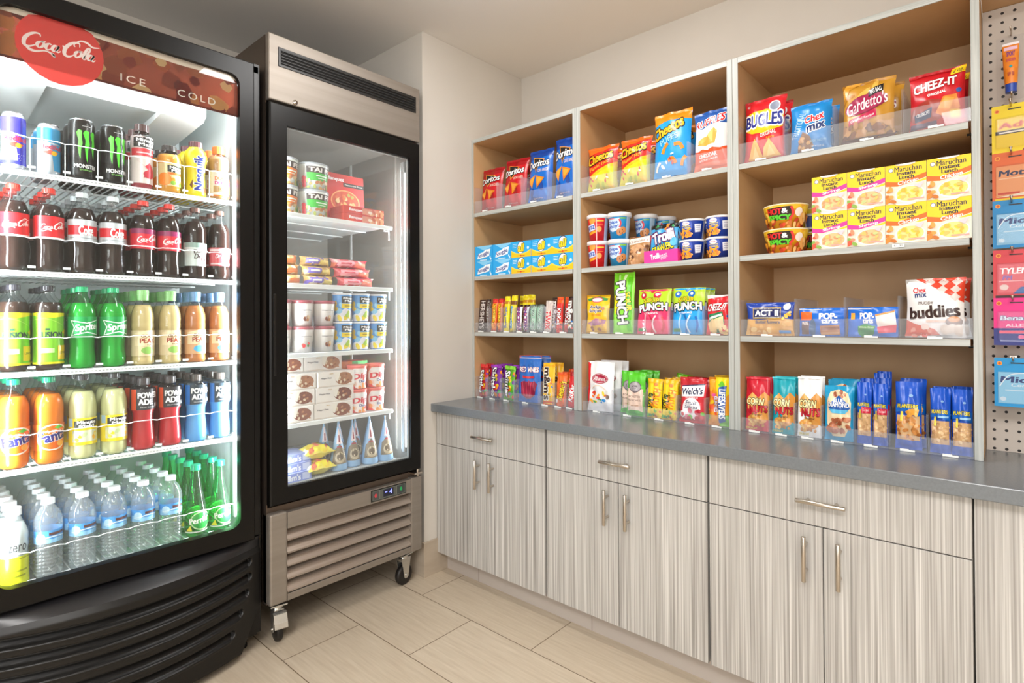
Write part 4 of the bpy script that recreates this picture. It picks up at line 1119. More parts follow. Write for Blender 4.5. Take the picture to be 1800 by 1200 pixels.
def bluediamond(): return [('p', [(.2, .88), (.5, .94), (.8, .88), (.92, .7), (.90, .3), (.7, .08), (.3, .08), (.1, .3), (.08, .7)], 'f0d8ae'), ('n', .22, .8, .8, .9, 5, ['a85a38', 'c07a50'], .08, .7, 3), ('p', [(.5, .83), (.78, .70), (.9, .6), (.75, .55), (.25, .55), (.12, .6), (.25, .70)], '1f5aa8'), T_('BLUE', .5, .735, .36, .07, 'ffffff', b=.03), T_('DIAMOND', .5, .655, .72, .08, 'ffffff', b=.03, ol=('1f4a98', .04)), ('p', [(.15, .57), (.85, .57), (.72, .50), (.28, .50)], '58b8e0'), ('n', .15, .14, .87, .46, 26, ['b86a44', '9c4f30', 'c88058', 'a85c3a'], .10, .65, 13)]


def planters(kind): return [('r', 0, .0, 1, .12, '1c50b8'), ('p', [(.06, .14), (.94, .14), (.94, .5), (.06, .5)], 'd8ae7c'), ('n', .1, .15, .9, .49, {'s': 26, 'w': 30, 'b': 30}[kind], ['e4bd8c', 'caa070', 'efcf9f', 'b88a5c'] if kind != 'w' else ['d8904a', 'c07a38', 'e8a860', 'a8662c'], .15 if kind == 's' else .11, .62, {'s': 3, 'w': 6, 'b': 8}[kind]),
                            ('p', [(0, .54), (.3, .56), (1, .50), (1, .66), (.3, .66), (0, .64)], '1565c0'), T_('PLANTERS', .48, .635, .78, .055, 'f0d83a', b=.04, ol=('1a3a28', .05), arc=.04)] + ([('p', [(.35, .60), (.98, .60), (.98, .50), (.35, .50)], 'c8203c'), T_('Salted', .66, .555, .4, .04, 'f8e8ea')] if kind == 's' else [('r', .4, .55, .92, .58, '9fd0f0')] if kind == 'b' else [('e', .68, .56, .22, .14, 'eda53c'), ('n', .5, .5, .9, .62, 5, ['f4bc5c', 'e09a30'], .12, .6, 4)]) + [('e', .62, .80, .08, .07, '8fb8e8'), ('p', [(.2, .42), (.30, .42), (.32, .56), (.22, .56)], 'e6d040')]


def act2(): return [('r', 0, .5, 1, 1, '2346a8'), ('p', [(0, 0), (1, 0), (1, .48), (.7, .52), (.3, .46), (0, .5)], 'e0a43c'), ('n', 0, 0, 1, .38, 26, ['eab860', 'd89a38', 'f2cc80', 'e8ae50'], .07, .7, 4), ('r', .15, .50, .76, .84, 'c8a850'), ('r', .165, .525, .745, .815, '141c58')] + [('r', .175 + .0285 * k, .532, .187 + .0285 * k, .552, 'f2ead0') for k in range(20)] + [('r', .175 + .0285 * k, .788, .187 + .0285 * k, .808, 'f2ead0') for k in range(20)] + [T_('ACT II', .455, .67, .5, .17, 'ffffff', b=.05), T_('Butter Lovers', .48, .40, .54, .09, '2c3468', b=.03), ('e', .87, .86, .075, .075, 'dce6f6'), ('n', .8, .5, .95, .7, 6, ['e8b440', 'f2cc60'], .04, .8, 2), ('r', .72, .06, .95, .15, '4a90d8')]


def poptart(k):
    o = [('r', 0, .93, .5, .98, 'cfd8ea'), T_('POP-', .66 if k == 0 else .40, .70, .38 if k == 0 else .28, .20, 'ffffff', b=.07), T_('tarts', .69 if k == 0 else .42, .52, .34 if k == 0 else .2, .14, 'ffffff', b=.05)]
    if k == 0: o += [('p', [(.48, .36), (.9, .40), (.92, .06), (.5, .04)], 'b87a50'), ('p', [(.5, .30), (.9, .34), (.9, .24), (.5, .2)], '8a4a2c'), ('p', [(.5, .13), (.9, .16), (.9, .08), (.5, .05)], 'd8a880'), ('r', .04, .55, .3, .86, 'e86a2c'), ('r', .06, .06, .24, .5, '6a4a4a'), T_('WIN', .14, .45, .14, .12, 'f4e8e0', b=.05), ('e', .32, .30, .07, .22, '2a5a8a')]
    else: o += [('p', [(.56, .74), (.94, .88), (.98, .34), (.62, .28)], 'f6ece2'), ('p', [(.56, .74), (.94, .88), (.93, .82), (.57, .68)], 'd8a060'), ('p', [(.60, .34), (.98, .40), (.96, .16), (.62, .12)], 'e0405a'), ('e', .38, .20, .17, .16, '2a8a4a'), ('p', [(.22, .36), (.56, .36), (.56, .28), (.22, .28)], '4ab02a'), ('r', .07, .58, .15, .8, 'e8a82c'), T_('Whole Grain', .39, .32, .3, .06, 'f6f6e8')]
    return o


def buddies(): return [('p', [(.18, 1), (1, 1), (1, .58)], 'd8442c')] + [('p', [(x, y), (x + .09, y + .07), (x + .18, y), (x + .09, y - .07)], 'd8ccc6') for x, y in ((.34, .93), (.56, .93), (.78, .93), (.55, .80), (.77, .80), (.77, .67), (.3, 1.0))] + [T_('Chex', .24, .80, .22, .09, 'd6222e', rot=5, b=.04), T_('mix', .26, .72, .2, .09, '15306e', rot=5, b=.04), T_('MUDDY', .36, .575, .26, .05, '4a302a', b=.02), T_('buddies', .50, .43, .86, .20, '3a2420', rot=4, b=.05), ('r', .36, .25, .76, .29, 'ecc0b0'), ('p', [(0, .3), (.18, .22), (.5, .14), (.6, .04), (0, .02)], 'd8543c'), ('n', .02, .02, .5, .2, 8, ['e89a8a', 'f4dcd4', 'd8442c'], .06, .7, 3), ('e', .84, .26, .14, .10, '7a5a50'), ('e', .84, .30, .10, .06, 'cf9060'), ('n', .68, .05, .98, .18, 5, ['e8dcd2', 'd8c8bc'], .09, .8, 6)]


def maruchan(kind):
    c = {'s': 'd8389a', 'c': 'ea6a1a'}[kind]
    return [('r', 0, .5, 1, 1, 'f6cf1e'), ('p', [(0, 0), (1, 0), (1, .52), (.5, .45), (0, .4)], 'efe0cf'), ('p', [(0, .60), (.3, .55), (.7, .64), (1, .72), (1, .60), (.7, .52), (.3, .44), (0, .47)], c), ('p', [(0, .47), (.3, .44), (.7, .52), (1, .60), (1, .585), (.7, .50), (.3, .425), (0, .45)], 'fbe9c8'),
            ('e', .14, .87, .065, .065, '54607a'), ('e', .14, .87, .05, .05, 'e8e8ee'), T_('Maruchan', .56, .875, .66, .13, '221c38', b=.02), T_('Instant', .52, .765, .46, .09, '221c38', b=.04), T_('Lunch', .52, .665, .36, .09, '221c38', b=.04), T_('Shrimp' if kind == 's' else 'Chicken', .56, .545, .5, .09, 'ffffff', rot=9, sh=.15, b=.03),
            ('e', .60, .22, .37, .26, 'f6f0ea'), ('e', .60, .23, .33, .22, 'eec08a' if kind == 's' else 'eedc8a'), ('n', .34, .12, .88, .34, 18, ['e89a6a', 'e8c26a', 'f0b080', 'c8d08a'] if kind == 's' else ['f0d040', 'e8b83a', 'f4e070', 'd8c060'], .065, .6, 5), ('n', .02, .05, .2, .40, 7, ['e0583a', 'f0906a', '8ab04a'] if kind == 's' else ['d8862c', 'e8a04a', 'c87020'], .10, .6, 7), ('p', [(.7, .42), (.96, .5), (.84, .34)], 'd8ccd4'), ('r', .55, .07, .95, .1, 'f0a8a0'), ('e', .5, 1.0, .25, .06, 'f0ece4')]


def hotspicy(): return [('r', 0, .8, 1, 1, 'f0c02a'), ('n', 0, .45, 1, 1, 14, ['f0c83a', 'e8a82c', 'f4d860'], .10, .35, 4), ('p', [(.18, .90), (.6, .92), (.62, .36), (.2, .32)], '2a1a10'), T_('HOT', .32, .74, .26, .24, 'e02828', b=.07), T_('&', .5, .74, .09, .2, 'f6f6f6', b=.05), T_('SPICY', .40, .46, .40, .22, '5ad02c', b=.07), ('k', [(.6, .9), (.64, .6), (.58, .36)], .04, 'e83a3a'), ('e', .74, .66, .07, .07, 'f4e8e0'), ('n', 0, 0, 1, .32, 26, ['d8481c', 'c8702c', 'e89a4a', 'b83a1c', '8a2a14'], .05, .6, 9), ('n', .66, .1, 1, .5, 9, ['e8a85a', 'd8843c', 'f0c07a'], .06, .5, 2), ('e', .1, .36, .05, .05, 'f0a02c')]


def ritz(): return [('r', .80, 0, 1, 1, 'b8c4de'), ('e', .36, .90, .12, .12, 'eb9a3a'), ('p', [(.12, .68), (.44, .76), (.48, .48), (.16, .38)], 'c8d4ee'), T_('RITZ', .3, .575, .30, .15, '2a4ab0', rot=9, b=.06), ('p', [(.2, .36), (.5, .46), (.52, .36), (.2, .24)], 'f29a1c'), ('e', .60, .50, .09, .09, 'e89a4a'), ('r', .52, .84, .76, .9, 'f0b83a'), ('r', .52, .66, .74, .7, 'f06a3a'), ('r', .49, 0, .53, 1, 'f0a8a0')]


def ahoy(): return [('r', .80, 0, 1, 1, 'b0d0ea'), ('p', [(.06, .86), (.56, .92), (.6, .4), (.3, .3), (.1, .46)], 'c8dcf2'), T_('Chips', .3, .72, .40, .17, '2a5ab8', rot=4, b=.05), T_('Ahoy!', .32, .53, .42, .19, '2a5ab8', rot=4, b=.05), ('k', [(.54, .86), (.6, .7), (.56, .48)], .05, 'e0303a'), ('e', .56, .28, .11, .11, 'b8743a'), ('e', .68, .36, .11, .11, 'c8844a'), ('n', .5, .22, .74, .4, 6, ['4a2a18'], .018, 1, 3), ('r', .56, .88, .78, .94, '8ac82c'), ('r', .12, .88, .4, .92, 'e87a7a')]


def grandma(): return [('p', [(.05, 1), (.5, .97), (.95, 1)], '7a4a2a'), ('p', [(0, .92), (1, 1), (1, .76), (0, .70)], 'f0e6d8'), T_("Grandma's", .5, .83, .86, .10, '7a3a20', rot=6, sh=.2), ('e', .48, .34, .44, .42, 'd0a076'), ('n', .1, .05, .95, .6, 22, ['c08a5c', 'dcb088', '7a4a2c', '5a3420', 'd8a878', 'e4bc94'], .08, .8, 11), ('e', .8, .2, .22, .2, 'b8845a')]


def trolli(): return [('r', 0, .88, 1, 1, '1a1a1c'), ('n', 0, .85, 1, .98, 5, ['3a9a5a', 'd8842c', '2a2a2c'], .1, .5, 3), T_('Trolli', .5, .66, .78, .28, 'f4eef8', rot=14, b=.07, ol=('5a1a5a', .06)), T_('CRAWLERS', .5, .36, .8, .16, 'f0e02c', rot=12, b=.05, ol=('141414', .06)), ('n', .1, .02, .9, .3, 8, ['f0a02c', 'e84a6a', '3ac85a', 'f0e02c'], .10, .4, 6), ('e', .9, .5, .12, .14, '5ab8e8')]


def macch(): return [('e', .42, .68, .19, .19, '2a4ab8'), ('e', .42, .84, .11, .06, 'f2e8f2'), T_('Kraft', .42, .84, .14, .06, 'd82a4a'), T_('MACARONI', .42, .71, .26, .07, 'f6e46a', b=.04), T_('& CHEESE', .42, .60, .24, .08, 'f6e46a', b=.04), ('k', [(.28, .58), (.42, .44), (.56, .58)], .05, 'f2a81c'), ('n', .22, .12, .60, .38, 14, ['f2a02c', 'e8842c', 'f6b84a'], .055, .6, 5), ('e', .16, .36, .07, .05, 'f09a2c'), ('p', [(.66, .78), (.86, .80), (.84, .38), (.68, .34)], 'e6eaf6'), ('r', .70, .68, .82, .71, '8a94b8'), ('r', .70, .58, .82, .61, '8a94b8'), ('r', .70, .48, .82, .51, '8a94b8'), ('r', .93, .0, 1, 1, 'a8b0c8')]


# ------------------------------------------------------------------ stock the wooden shelves
A_, B_, C_, W_ = SZ[0], SZ[1], SZ[2], .75


def bag(x, z, w, h, T, col, ops, name, label, cat, group=None, y=None, tilt=-4, rz=0, seed=None, intray=True, kit=None, **kw):
    kit = kit or kit_bag(w, h, T, col, ops, seed if seed is not None else int(x * 1000), **kw)
    y0 = (.0085 + T / 2 + .006) if y is None else y
    put(kit, name, label, cat, (x, y0, z + (.0026 if intray else .0004)), math.radians(rz), group, math.radians(tilt))
    return kit


# tray plan: (x edges, shelf z, side height, lip height, what it holds)
def trays(xs, z, hs, lip, lbs):
    for (a, b), l in zip(zip(xs, xs[1:]), lbs): tray(a, b, z, hs, lip, l)


G = 'chip bags on the top shelves'
rd = ('c4161f', 'a50f1a', 'd8303a'); bl = ('1566c4', '0f3f94', '2a86e0')
trays([.1545, .300, .448, .594, .7300], A_, .125, .055, ['clear tray in front of the left red tortilla chip bag, end of top shelf', 'clear tray holding the taller red tortilla chip bag', 'clear tray holding the left blue tortilla chip bag', 'clear tray holding the tallest blue tortilla chip bag'])
rk = kit_bag(.134, .212, .05, rd[0], doritos(rd[0], rd[1], rd[2], 'NACHO CHEESE'), 11)
bk = kit_bag(.132, .245, .05, bl[0], doritos(bl[0], bl[1], bl[2], 'COOL RANCH'), 15)
for x, z, k, s, l, tl, ro in ((.226, A_, rk, 1, 'red tortilla chip bag, first one on the top shelf', -6, 0), (.372, A_, rk, 1.07, 'red tortilla chip bag leaning between a red and a blue bag', -6, 1), (.520, A_, bk, .98, 'blue tortilla chip bag next to the red bags', -5, 0), (.662, A_, bk, 1.08, 'taller blue tortilla chip bag against the shelf divider', -5, -1)):
    o = put(k, 'chip_bag', l, 'chip bag', (x, .048, z + .0026), math.radians(2), G, math.radians(tl), math.radians(ro)); o.scale.z = s
for x, k, l in ((.374, rk, 'red tortilla chip bag hidden behind the second red bag'), (.662, bk, 'blue tortilla chip bag hidden behind the tallest blue bag')):
    put(k, 'chip_bag', l, 'chip bag', (x, .13, A_ + .0026), 0, G, math.radians(-4))

# detergent boxes, second shelf, left unit
sk = kit_box(.1135, .0705, .10, '2aa5e8', snug(), .0006); ak = kit_box(.1135, .0705, .10, '2aa8e6', alld(), .0006)
for c, (x, k, d) in enumerate(((.2118, sk, 'light blue dryer sheet box'), (.3268, sk, 'light blue dryer sheet box'), (.4435, ak, 'blue and yellow detergent box'), (.558, ak, 'blue and yellow detergent box'), (.6725, ak, 'blue and yellow detergent box'))):
    for r in (0, 1): put(k, 'detergent_box', f"{d}, {('lower', 'upper')[r]} row, {ORD[c]} from the beige wall", 'detergent box', (x, .058 + .002 * (c % 2), B_ + .0004 + r * .0709), 0, 'small boxes of laundry products')

# candy bars, third shelf, left unit
trays([.1545, .238, .321, .397, .477, .554, .621, .7300], C_, .115, .045, ['clear tray of brown chocolate bars nearest the wall', 'clear tray of orange peanut butter bars', 'clear tray of yellow candy bars', 'clear tray of blue-lettered nut bars', 'clear tray of green-lettered bars', 'clear tray of red-lettered caramel bars', 'clear tray of brown candy packets by the divider'])
BG = 'candy bars standing in the third shelf trays'
hk = kit_bag(.066, .152, .016, '3c2620', wrap_ops(.066, .152, "HERSHEY'S", 'd8d0cc', None, .42, .52, .86, .44, b=.03), 1, .03, 1, .02, .4, 'wrapper')


def bars(w, h, T, col, ops, seed=2, gl=2): return kit_bag(w, h, T, col, ops, seed, .07, gl, .03, .6, 'wrapper')


hs = bars(.030, .152, .014, '4a3530', wrap_ops(.030, .152, "HERSHEY'S", 'b8b4a8', None, .5, .5, .86, .5, b=.03))
KB = dict(r=bars(.032, .154, .018, 'e2602a', REES()), y=bars(.033, .163, .02, 'f0dc1c', BUTT()), m=bars(.033, .163, .02, 'e6d022', MOUN()), s=bars(.036, .122, .02, '4a2a20', SNIC()), g=bars(.036, .122, .02, '7c8c80', MINT()), t=bars(.036, .136, .018, 'd2c4bc', TWIX()), k=bars(.033, .150, .018, 'd8322a', KITB()), b=bars(.040, .150, .02, '4a3028', MMB()))
put(hk, 'candy_bar', 'wide dark brown chocolate bar with silver lettering, nearest the wall', 'candy bar', (.1925, .02, C_ + .0026), 0, BG, math.radians(-6))
LN = {'r': 'orange and red peanut butter candy bar', 'y': 'yellow candy bar', 'm': 'yellow and blue nut candy bar', 's': 'brown candy bar with blue lettering', 'g': 'brown candy bar with green label', 't': 'tan candy bar with red lettering', 'k': 'red and orange candy bar', 'b': 'dark brown candy packet with white lettering'}
row = [('h', .2205, 0), ('r', .258, 1), ('r', .296, -2), ('y', .337, 0), ('m', .376, 1), ('s', .4185, 0), ('s', .4565, -1), ('g', .493, 0), ('g', .533, 1), ('t', .576, 3), ('b', .601, 0), ('k', .638, 0), ('b', .700, -2)]
cnt = {}
for k, x, ro in row:
    cnt[k] = cnt.get(k, 0) + 1; d = LN.get(k, 'grey-brown narrow chocolate bar')
    pos = {1: 'left one of its kind', 2: 'right one of its kind'}[cnt[k]]
    if k in ('h', 't', 'k'): pos = 'in front of its tray'
    put(hs if k == 'h' else KB[k], 'candy_bar', f"{d} on the third shelf, {pos}", 'candy bar', (x, .048 if k == 'b' and x < .65 else .022 + (.004 if ro else 0), C_ + .0026), math.radians(3 * ro), BG, math.radians(-5), math.radians(ro))
for k, x, y, dz, w in (('y', .352, .055, .004, 'behind the front yellow bar'), ('y', .41, .06, .004, 'behind the left blue-lettered bar'), ('y', .446, .066, .004, 'behind the right blue-lettered bar'), ('m', .425, .085, .006, 'behind the blue-lettered bars'), ('r', .276, .052, 0, 'behind the orange bars'), ('k', .655, .056, 0, 'behind the front red bar'), ('r', .688, .095, 0, 'beside the brown packets'), ('s', .520, .06, 0, 'behind the green-lettered bars'), ('b', .712, .052, .012, 'standing higher beside the divider'), ('t', .565, .06, 0, 'behind its twin'), ('y', .372, .09, .002, 'farthest back')):
    put(KB[k], 'candy_bar', f"{LN[k]}, third shelf second rank, {w}", 'candy bar', (x, y, C_ + .0026 + max(dz, 0)), math.radians(8), BG, math.radians(-3), math.radians(3))

# candy pouches on the worktop, left unit
trays([.1545, .223, .314, .397, .538, .615, .677, .7300], W_, .10, .042, ['clear tray of red fruit candy packets beside the wall', 'clear tray of purple fruit candy packets', 'clear tray of green fruit candy packets', 'clear tray of the big blue liquorice bag', 'clear tray of the yellow chocolate candy packet', 'clear tray of the orange peanut butter packet', 'clear tray of the red wafer packet'])
PG = 'candy pouches on the worktop'
sr, sp_, sg = (kit_bag(w_, .155, .022, c, skit(c, c2), s, .05, 2, .04, .8) for w_, c, c2, s in ((.064, 'c8242c', 'd83a3a', 3), (.082, '7a2a9a', '9a3aba', 4), (.070, '68b82a', '88d03a', 5)))
for k, x, y, n, l in ((sr, .190, .026, 'front', 'red'), (sr, .198, .065, 'rear', 'red'), (sp_, .262, .026, 'front', 'purple'), (sp_, .275, .066, 'middle', 'purple'), (sp_, .30, .10, 'rearmost', 'purple'), (sg, .350, .026, 'front', 'green'), (sp_, .352, .064, 'stray', 'purple')):
    put(k, 'candy_pouch', f"{l} rainbow fruit candy pouch, {n} one, on the worktop", 'candy pouch', (x, y, W_ + .0026), math.radians(-8), PG, math.radians(-5), math.radians(-2 if l == 'purple' else 0))
rv = kit_bag(.128, .205, .024, '2a6ac0', REDV(), 8, .04, 2, .03, .7)
put(rv, 'candy_pouch', 'large blue liquorice pouch with a pink stripe at the top', 'candy pouch', (.458, .030, W_ + .0026), 0, PG, math.radians(-5), math.radians(-1))
put(rv, 'candy_pouch', 'large blue liquorice pouch standing behind its twin', 'candy pouch', (.470, .085, W_ + .0026), math.radians(14), PG, math.radians(-3))
mk = kit_bag(.076, .178, .022, 'f2bc1c', MMY(), 9, .04, 2, .03, .6)
put(mk, 'candy_pouch', 'yellow chocolate candy pouch with brown lettering, in front', 'candy pouch', (.575, .028, W_ + .0026), 0, PG, math.radians(-5), math.radians(-2))
put(mk, 'candy_pouch', 'yellow chocolate candy pouch leaning behind its twin', 'candy pouch', (.585, .085, W_ + .0026), math.radians(6), PG, math.radians(-2))
ek = kit_bag(.060, .142, .02, 'ee6a1e', REEW(), 3, .05, 2, .03, .6); kk = kit_bag(.050, .145, .02, 'd81e28', KITW(), 4, .05, 2, .03, .6)
for k, x, y, n, ro in ((ek, .645, .026, 'front orange', 2), (ek, .648, .066, 'second orange', 0), (kk, .703, .026, 'front red', 3), (kk, .705, .06, 'second red', 0), (KB['k'], .632, .10, 'short red', 3), (KB['r'], .662, .108, 'slim orange', -3), (KB['r'], .700, .10, 'slim leaning orange', 3)):
    put(k, 'candy_pouch', f"{n} candy packet on the worktop beside the first divider", 'candy pouch', (x, y, W_ + .0026), 0, PG, math.radians(-4), math.radians(ro))

# middle unit, top shelf
M0, M1 = .7675, 1.3570
trays([M0, .918, 1.060, 1.216, M1], A_, .115, .062, ['clear tray in front of the left spicy cheese puff bag', 'clear tray holding the right spicy cheese puff bag', 'clear tray holding the bright blue cheese puff bag', 'clear tray holding the blue and white ridged chip bag'])
ch = kit_bag(.142, .184, .05, 'd22a20', cheetos_hot(), 21)
put(ch, 'chip_bag', 'red, orange and yellow-green cheese snack bag, left of two', 'chip bag', (.842, .046, A_ + .0026), 0, G, math.radians(-4))
put(ch, 'chip_bag', 'red, orange and yellow-green cheese snack bag, right of two', 'chip bag', (.987, .044, A_ + .0026), 0, G, math.radians(-5), math.radians(1))
for x, y, l in ((.852, .12, 'left'), (1.0, .12, 'right')): put(ch, 'chip_bag', f"orange-topped cheese snack bag standing behind the {l} spicy one", 'chip bag', (x, y, A_ + .0026), math.radians(3), G, math.radians(-2))
pf = kit_bag(.148, .252, .055, '1f9ae0', puffs(), 22); put(pf, 'chip_bag', 'tall bright blue cheese puff bag with an orange top', 'chip bag', (1.139, .046, A_ + .0026), math.radians(1), G, math.radians(-5), math.radians(-.5))
put(pf, 'chip_bag', 'blue cheese puff bag half hidden behind the tall one', 'chip bag', (1.139, .125, A_ + .0026), math.radians(5), G, math.radians(-2)).scale.z = .84
rf = kit_bag(.130, .216, .05, '2257a4', ruffles(), 23); put(rf, 'chip_bag', 'blue, white and orange ridged chip bag beside the second divider', 'chip bag', (1.288, .044, A_ + .0026), math.radians(-2), G, math.radians(-4), math.radians(-1))
put(rf, 'chip_bag', 'blue and white ridged chip bag behind its twin', 'chip bag', (1.275, .12, A_ + .0026), 0, G, math.radians(-2)).scale.z = .93

# middle unit, second shelf
rz = kit_cup(.034, .042, .1055, 'e0202c', ritz(), 'f2f2f4', .014, .046, 3.0, 'cup', .02, .86); az = kit_cup(.034, .042, .1035, '1f9ae0', ahoy(), 'f4f6f8', .016, .047, 3.0, 'cup', .03, .84)
CG = 'snack cups on the second shelf'
for r in (0, 1):
    put(rz, 'snack_cup', f"red cracker cup with white lid, {('lower', 'upper')[r]} of the front pair", 'snack cup', (.818, .052, B_ + .0004 + .1058 * r), math.radians(20), CG)
    put(az, 'snack_cup', f"blue cookie cup with white lid, {('lower', 'upper')[r]} of the front pair", 'snack cup', (.916, .052, B_ + .0004 + .1038 * r), math.radians(20), CG)
    put(rz, 'snack_cup', f"red cracker cup in the second rank, {('lower', 'upper')[r]} one", 'snack cup', (.850, .148, B_ + .0004 + .1058 * r), 0, CG)
    for q, x in ((1, .956), (2, .99)): put(az, 'snack_cup', f"blue cookie cup, {('lower', 'upper')[r]} one, {('second', 'third')[q - 1]} from the front", 'snack cup', (x + .016, .062 + .096 * q, B_ + .0004 + .1038 * r), 0, CG)
gm = kit_bag(.092, .108, .024, 'b08050', grandma(), 31, .05, 2, .04, .9)
bag(1.0085, B_, 0, 0, 0, '', None, 'cookie_bag', 'brown cookie bag with a large cookie picture', 'cookie bag', 'small cookie bags', .028, -8, -4, intray=False, kit=gm)
rdk = kit_bag(.09, .112, .024, 'c8202c', [('p', [(.2, .2), (.4, .15), (.8, .8), (.6, .85)], 'f2e0e0')], 32)
bag(1.014, B_, 0, 0, 0, '', None, 'cookie_bag', 'red cookie bag standing behind the brown one', 'cookie bag', 'small cookie bags', .066, -4, 4, intray=False, kit=rdk)
bag(1.055, B_, 0, 0, 0, '', None, 'cookie_bag', 'red cookie bag tucked beside the pink display box', 'cookie bag', 'small cookie bags', .10, -2, -10, intray=False, kit=rdk)
px0, px1 = 1.046, 1.178; PINK = ink('ee3a9c', 0)
pb = thing('display_box', 'low open pink cardboard display box holding gummy bags', 'display box', (1.112, .06, B_))
part('box_front', MB().box((px0, .006, B_ + .0004), (px1, .008, B_ + .044), PINK), pb)
part('box_body', MB().box((px0, .0085, B_ + .0004), (px1, .10, B_ + .002), PINK).box((px0, .0085, B_ + .002), (px0 + .002, .10, B_ + .044), PINK).box((px1 - .002, .0085, B_ + .002), (px1, .10, B_ + .044), PINK).box((px0, .098, B_ + .002), (px1, .10, B_ + .06), PINK), pb)
part('printed_front', art('printed_front', [T_('Trolli', .33, .5, .26, .44, 'ffffff', rot=10, b=.06), T_('SOUR BRITE', .58, .58, .22, .14, 'ffffff', rot=14), T_('CRAWLERS', .6, .42, .22, .14, 'ffffff', rot=14), T_('GUMMI', .59, .27, .16, .1, 'ffd8ee', rot=14)], px1 - px0, .0436, lambda u, v, e: (px0 + u * (px1 - px0), .006 - e, B_ + .0004 + v * .0436), None, 0, .0002), pb)
tk = kit_bag(.112, .140, .03, '3f9fd8', trolli(), 33, .05, 2, .05)
for i, (y, l) in enumerate(((.030, 'front'), (.070, 'rear'))): bag(1.112, B_, 0, 0, 0, '', None, 'gummy_bag', f"blue gummy worm bag in the pink box, {l} one", 'gummy bag', 'gummy bags in the pink box', y, -5 + 3 * i, -2, kit=tk)
mc = kit_cup(.035, .0440, .0725, '1a3fa8', macch(), 'f6f6f4', .006, .0460, 3.0, 'cup', .02, .92)
for x, y, n in ((1.211, .054, 'left front'), (1.3085, .054, 'right front'), (1.258, .150, 'left rear')):
    for r in (0, 1): put(mc, 'pasta_cup', f"dark blue macaroni cup with white lid, {n} stack, {('lower', 'upper')[r]}", 'pasta cup', (x, y, B_ + .0004 + .0728 * r), math.radians(6), 'blue macaroni cups')

# middle unit, third shelf
trays([M0, .885, .997, 1.141, 1.267, M1], C_, .10, .055, ['clear tray of the yellow cookie bag', 'clear tray of the tall green candy straw packet', 'clear tray of the pink and green candy bag', 'clear tray of the blue and green candy bag', 'clear tray of the red white-cheddar cracker bag'])
bag(.829, C_, .112, .152, .03, 'f0c01e', keeb(), 'cookie_bag', 'yellow fudge cookie bag at the left of the third shelf', 'cookie bag', None, seed=3)
pt_ = kit_bag(.092, .236, .03, '8ade3a', punchtall(), 41, .03, 2, .03)
bag(.944, C_, 0, 0, 0, '', None, 'candy_pouch', 'tall green candy straw packet with vertical lettering', 'candy pouch', None, .028, -4, 0, kit=pt_)
spk = kit_bag(.134, .166, .03, 'e8386c', sourpunch('e8386c', 'c8203c'), 42, .04, 2, .04); spb = kit_bag(.122, .166, .03, '1fa0e6', sourpunch('1fa0e6', '1f6ac0'), 43, .04, 2, .04)
for k, x, c in ((spk, 1.071, 'pink'), (spb, 1.205, 'blue')):
    for i, y in enumerate((.028, .070, .112)): bag(x + .012 * i, C_, 0, 0, 0, '', None, 'candy_pouch', f"{c} and lime sour candy bag, {('front', 'middle', 'rear')[i]} of its row", 'candy pouch', 'sour candy bags on the third shelf', y, -5, i, kit=k)
bag(1.312, C_, .088, .136, .03, 'd8202c', cheezit_white(), 'cracker_bag', 'red cracker bag with green picture, third shelf', 'cracker bag', None, seed=6)
bag(1.318, C_, .080, .138, .03, 'd8202c', [], 'cracker_bag', 'plain red cracker bag behind the one with the green picture', 'cracker bag', None, y=.07, seed=7)

# middle unit, worktop
trays([M0, .906, 1.039, 1.167, 1.271, M1], W_, .095, .042, ['clear tray of white gummy bags', 'clear tray of green pistachio bags', 'clear tray of yellow sour candy bags', 'clear tray of fruit snack bags', 'clear tray of the orange gummy ring bag'])
al = kit_bag(.124, .196, .035, 'f0f0f1', albanese(), 51, .04, 2, .05)
for i, (x, y) in enumerate(((.836, .030), (.862, .078), (.885, .13))): bag(x, W_, 0, 0, 0, '', None, 'gummy_bag', f"white gummy candy bag with a red oval, {('front', 'middle', 'rear')[i]} one", 'gummy bag', 'white gummy bags on the worktop', y, -4 + i, 3 * i, kit=al)
pk = kit_bag(.078, .164, .028, '4fbf28', pistachio(), 52, .04, 2, .04)
for i, (x, y, rz_) in enumerate(((.9955, .0265, 0), (.950, .062, -2), (.985, .102, 1), (.995, .142, 1))): bag(x, W_, 0, 0, 0, '', None, 'nut_bag', f"green and beige pistachio bag, {ORD[i]} from the front", 'nut bag', 'green pistachio bags', y, -4 + i, rz_, kit=pk)
yk = kit_bag(.0590, .144, .028, 'f4d41e', sourpatch(), 53, .05, 2, .05)
for i, (x, y, rz_, ro) in enumerate(((1.0725, .030, 0, 0), (1.1335, .027, 0, 0), (1.110, .086, 3, 1), (1.122, .128, -2, 0))):
    put(yk, 'candy_pouch', f"yellow sour candy pouch with green lettering, {('left front', 'right front', 'second', 'third')[i]} one", 'candy pouch', (x, y, W_ + .0026), math.radians(rz_), 'yellow sour candy pouches', math.radians(-4), math.radians(ro))
lg = kit_bag(.07, .15, .02, '8ad02a', [], 54); put(lg, 'candy_pouch', 'plain lime green candy pouch leaning behind the yellow ones', 'candy pouch', (1.130, .166, W_ + .0026), 0, None, math.radians(-2), math.radians(8))
bag(1.219, W_, .100, .158, .03, 'd8303c', welchs(), 'fruit_snack_bag', 'red fruit snack bag with dark blue lettering on white', 'fruit snack bag', None, seed=55)
bag(1.225, W_, .095, .156, .03, 'c8242c', [], 'fruit_snack_bag', 'plain red fruit snack bag behind the lettered one', 'fruit snack bag', None, y=.08, seed=56)
bag(1.3135, W_, .084, .164, .03, 'f0a01e', lifesavers(), 'gummy_bag', 'orange and green ring gummy bag beside the second divider', 'gummy bag', None, seed=57)
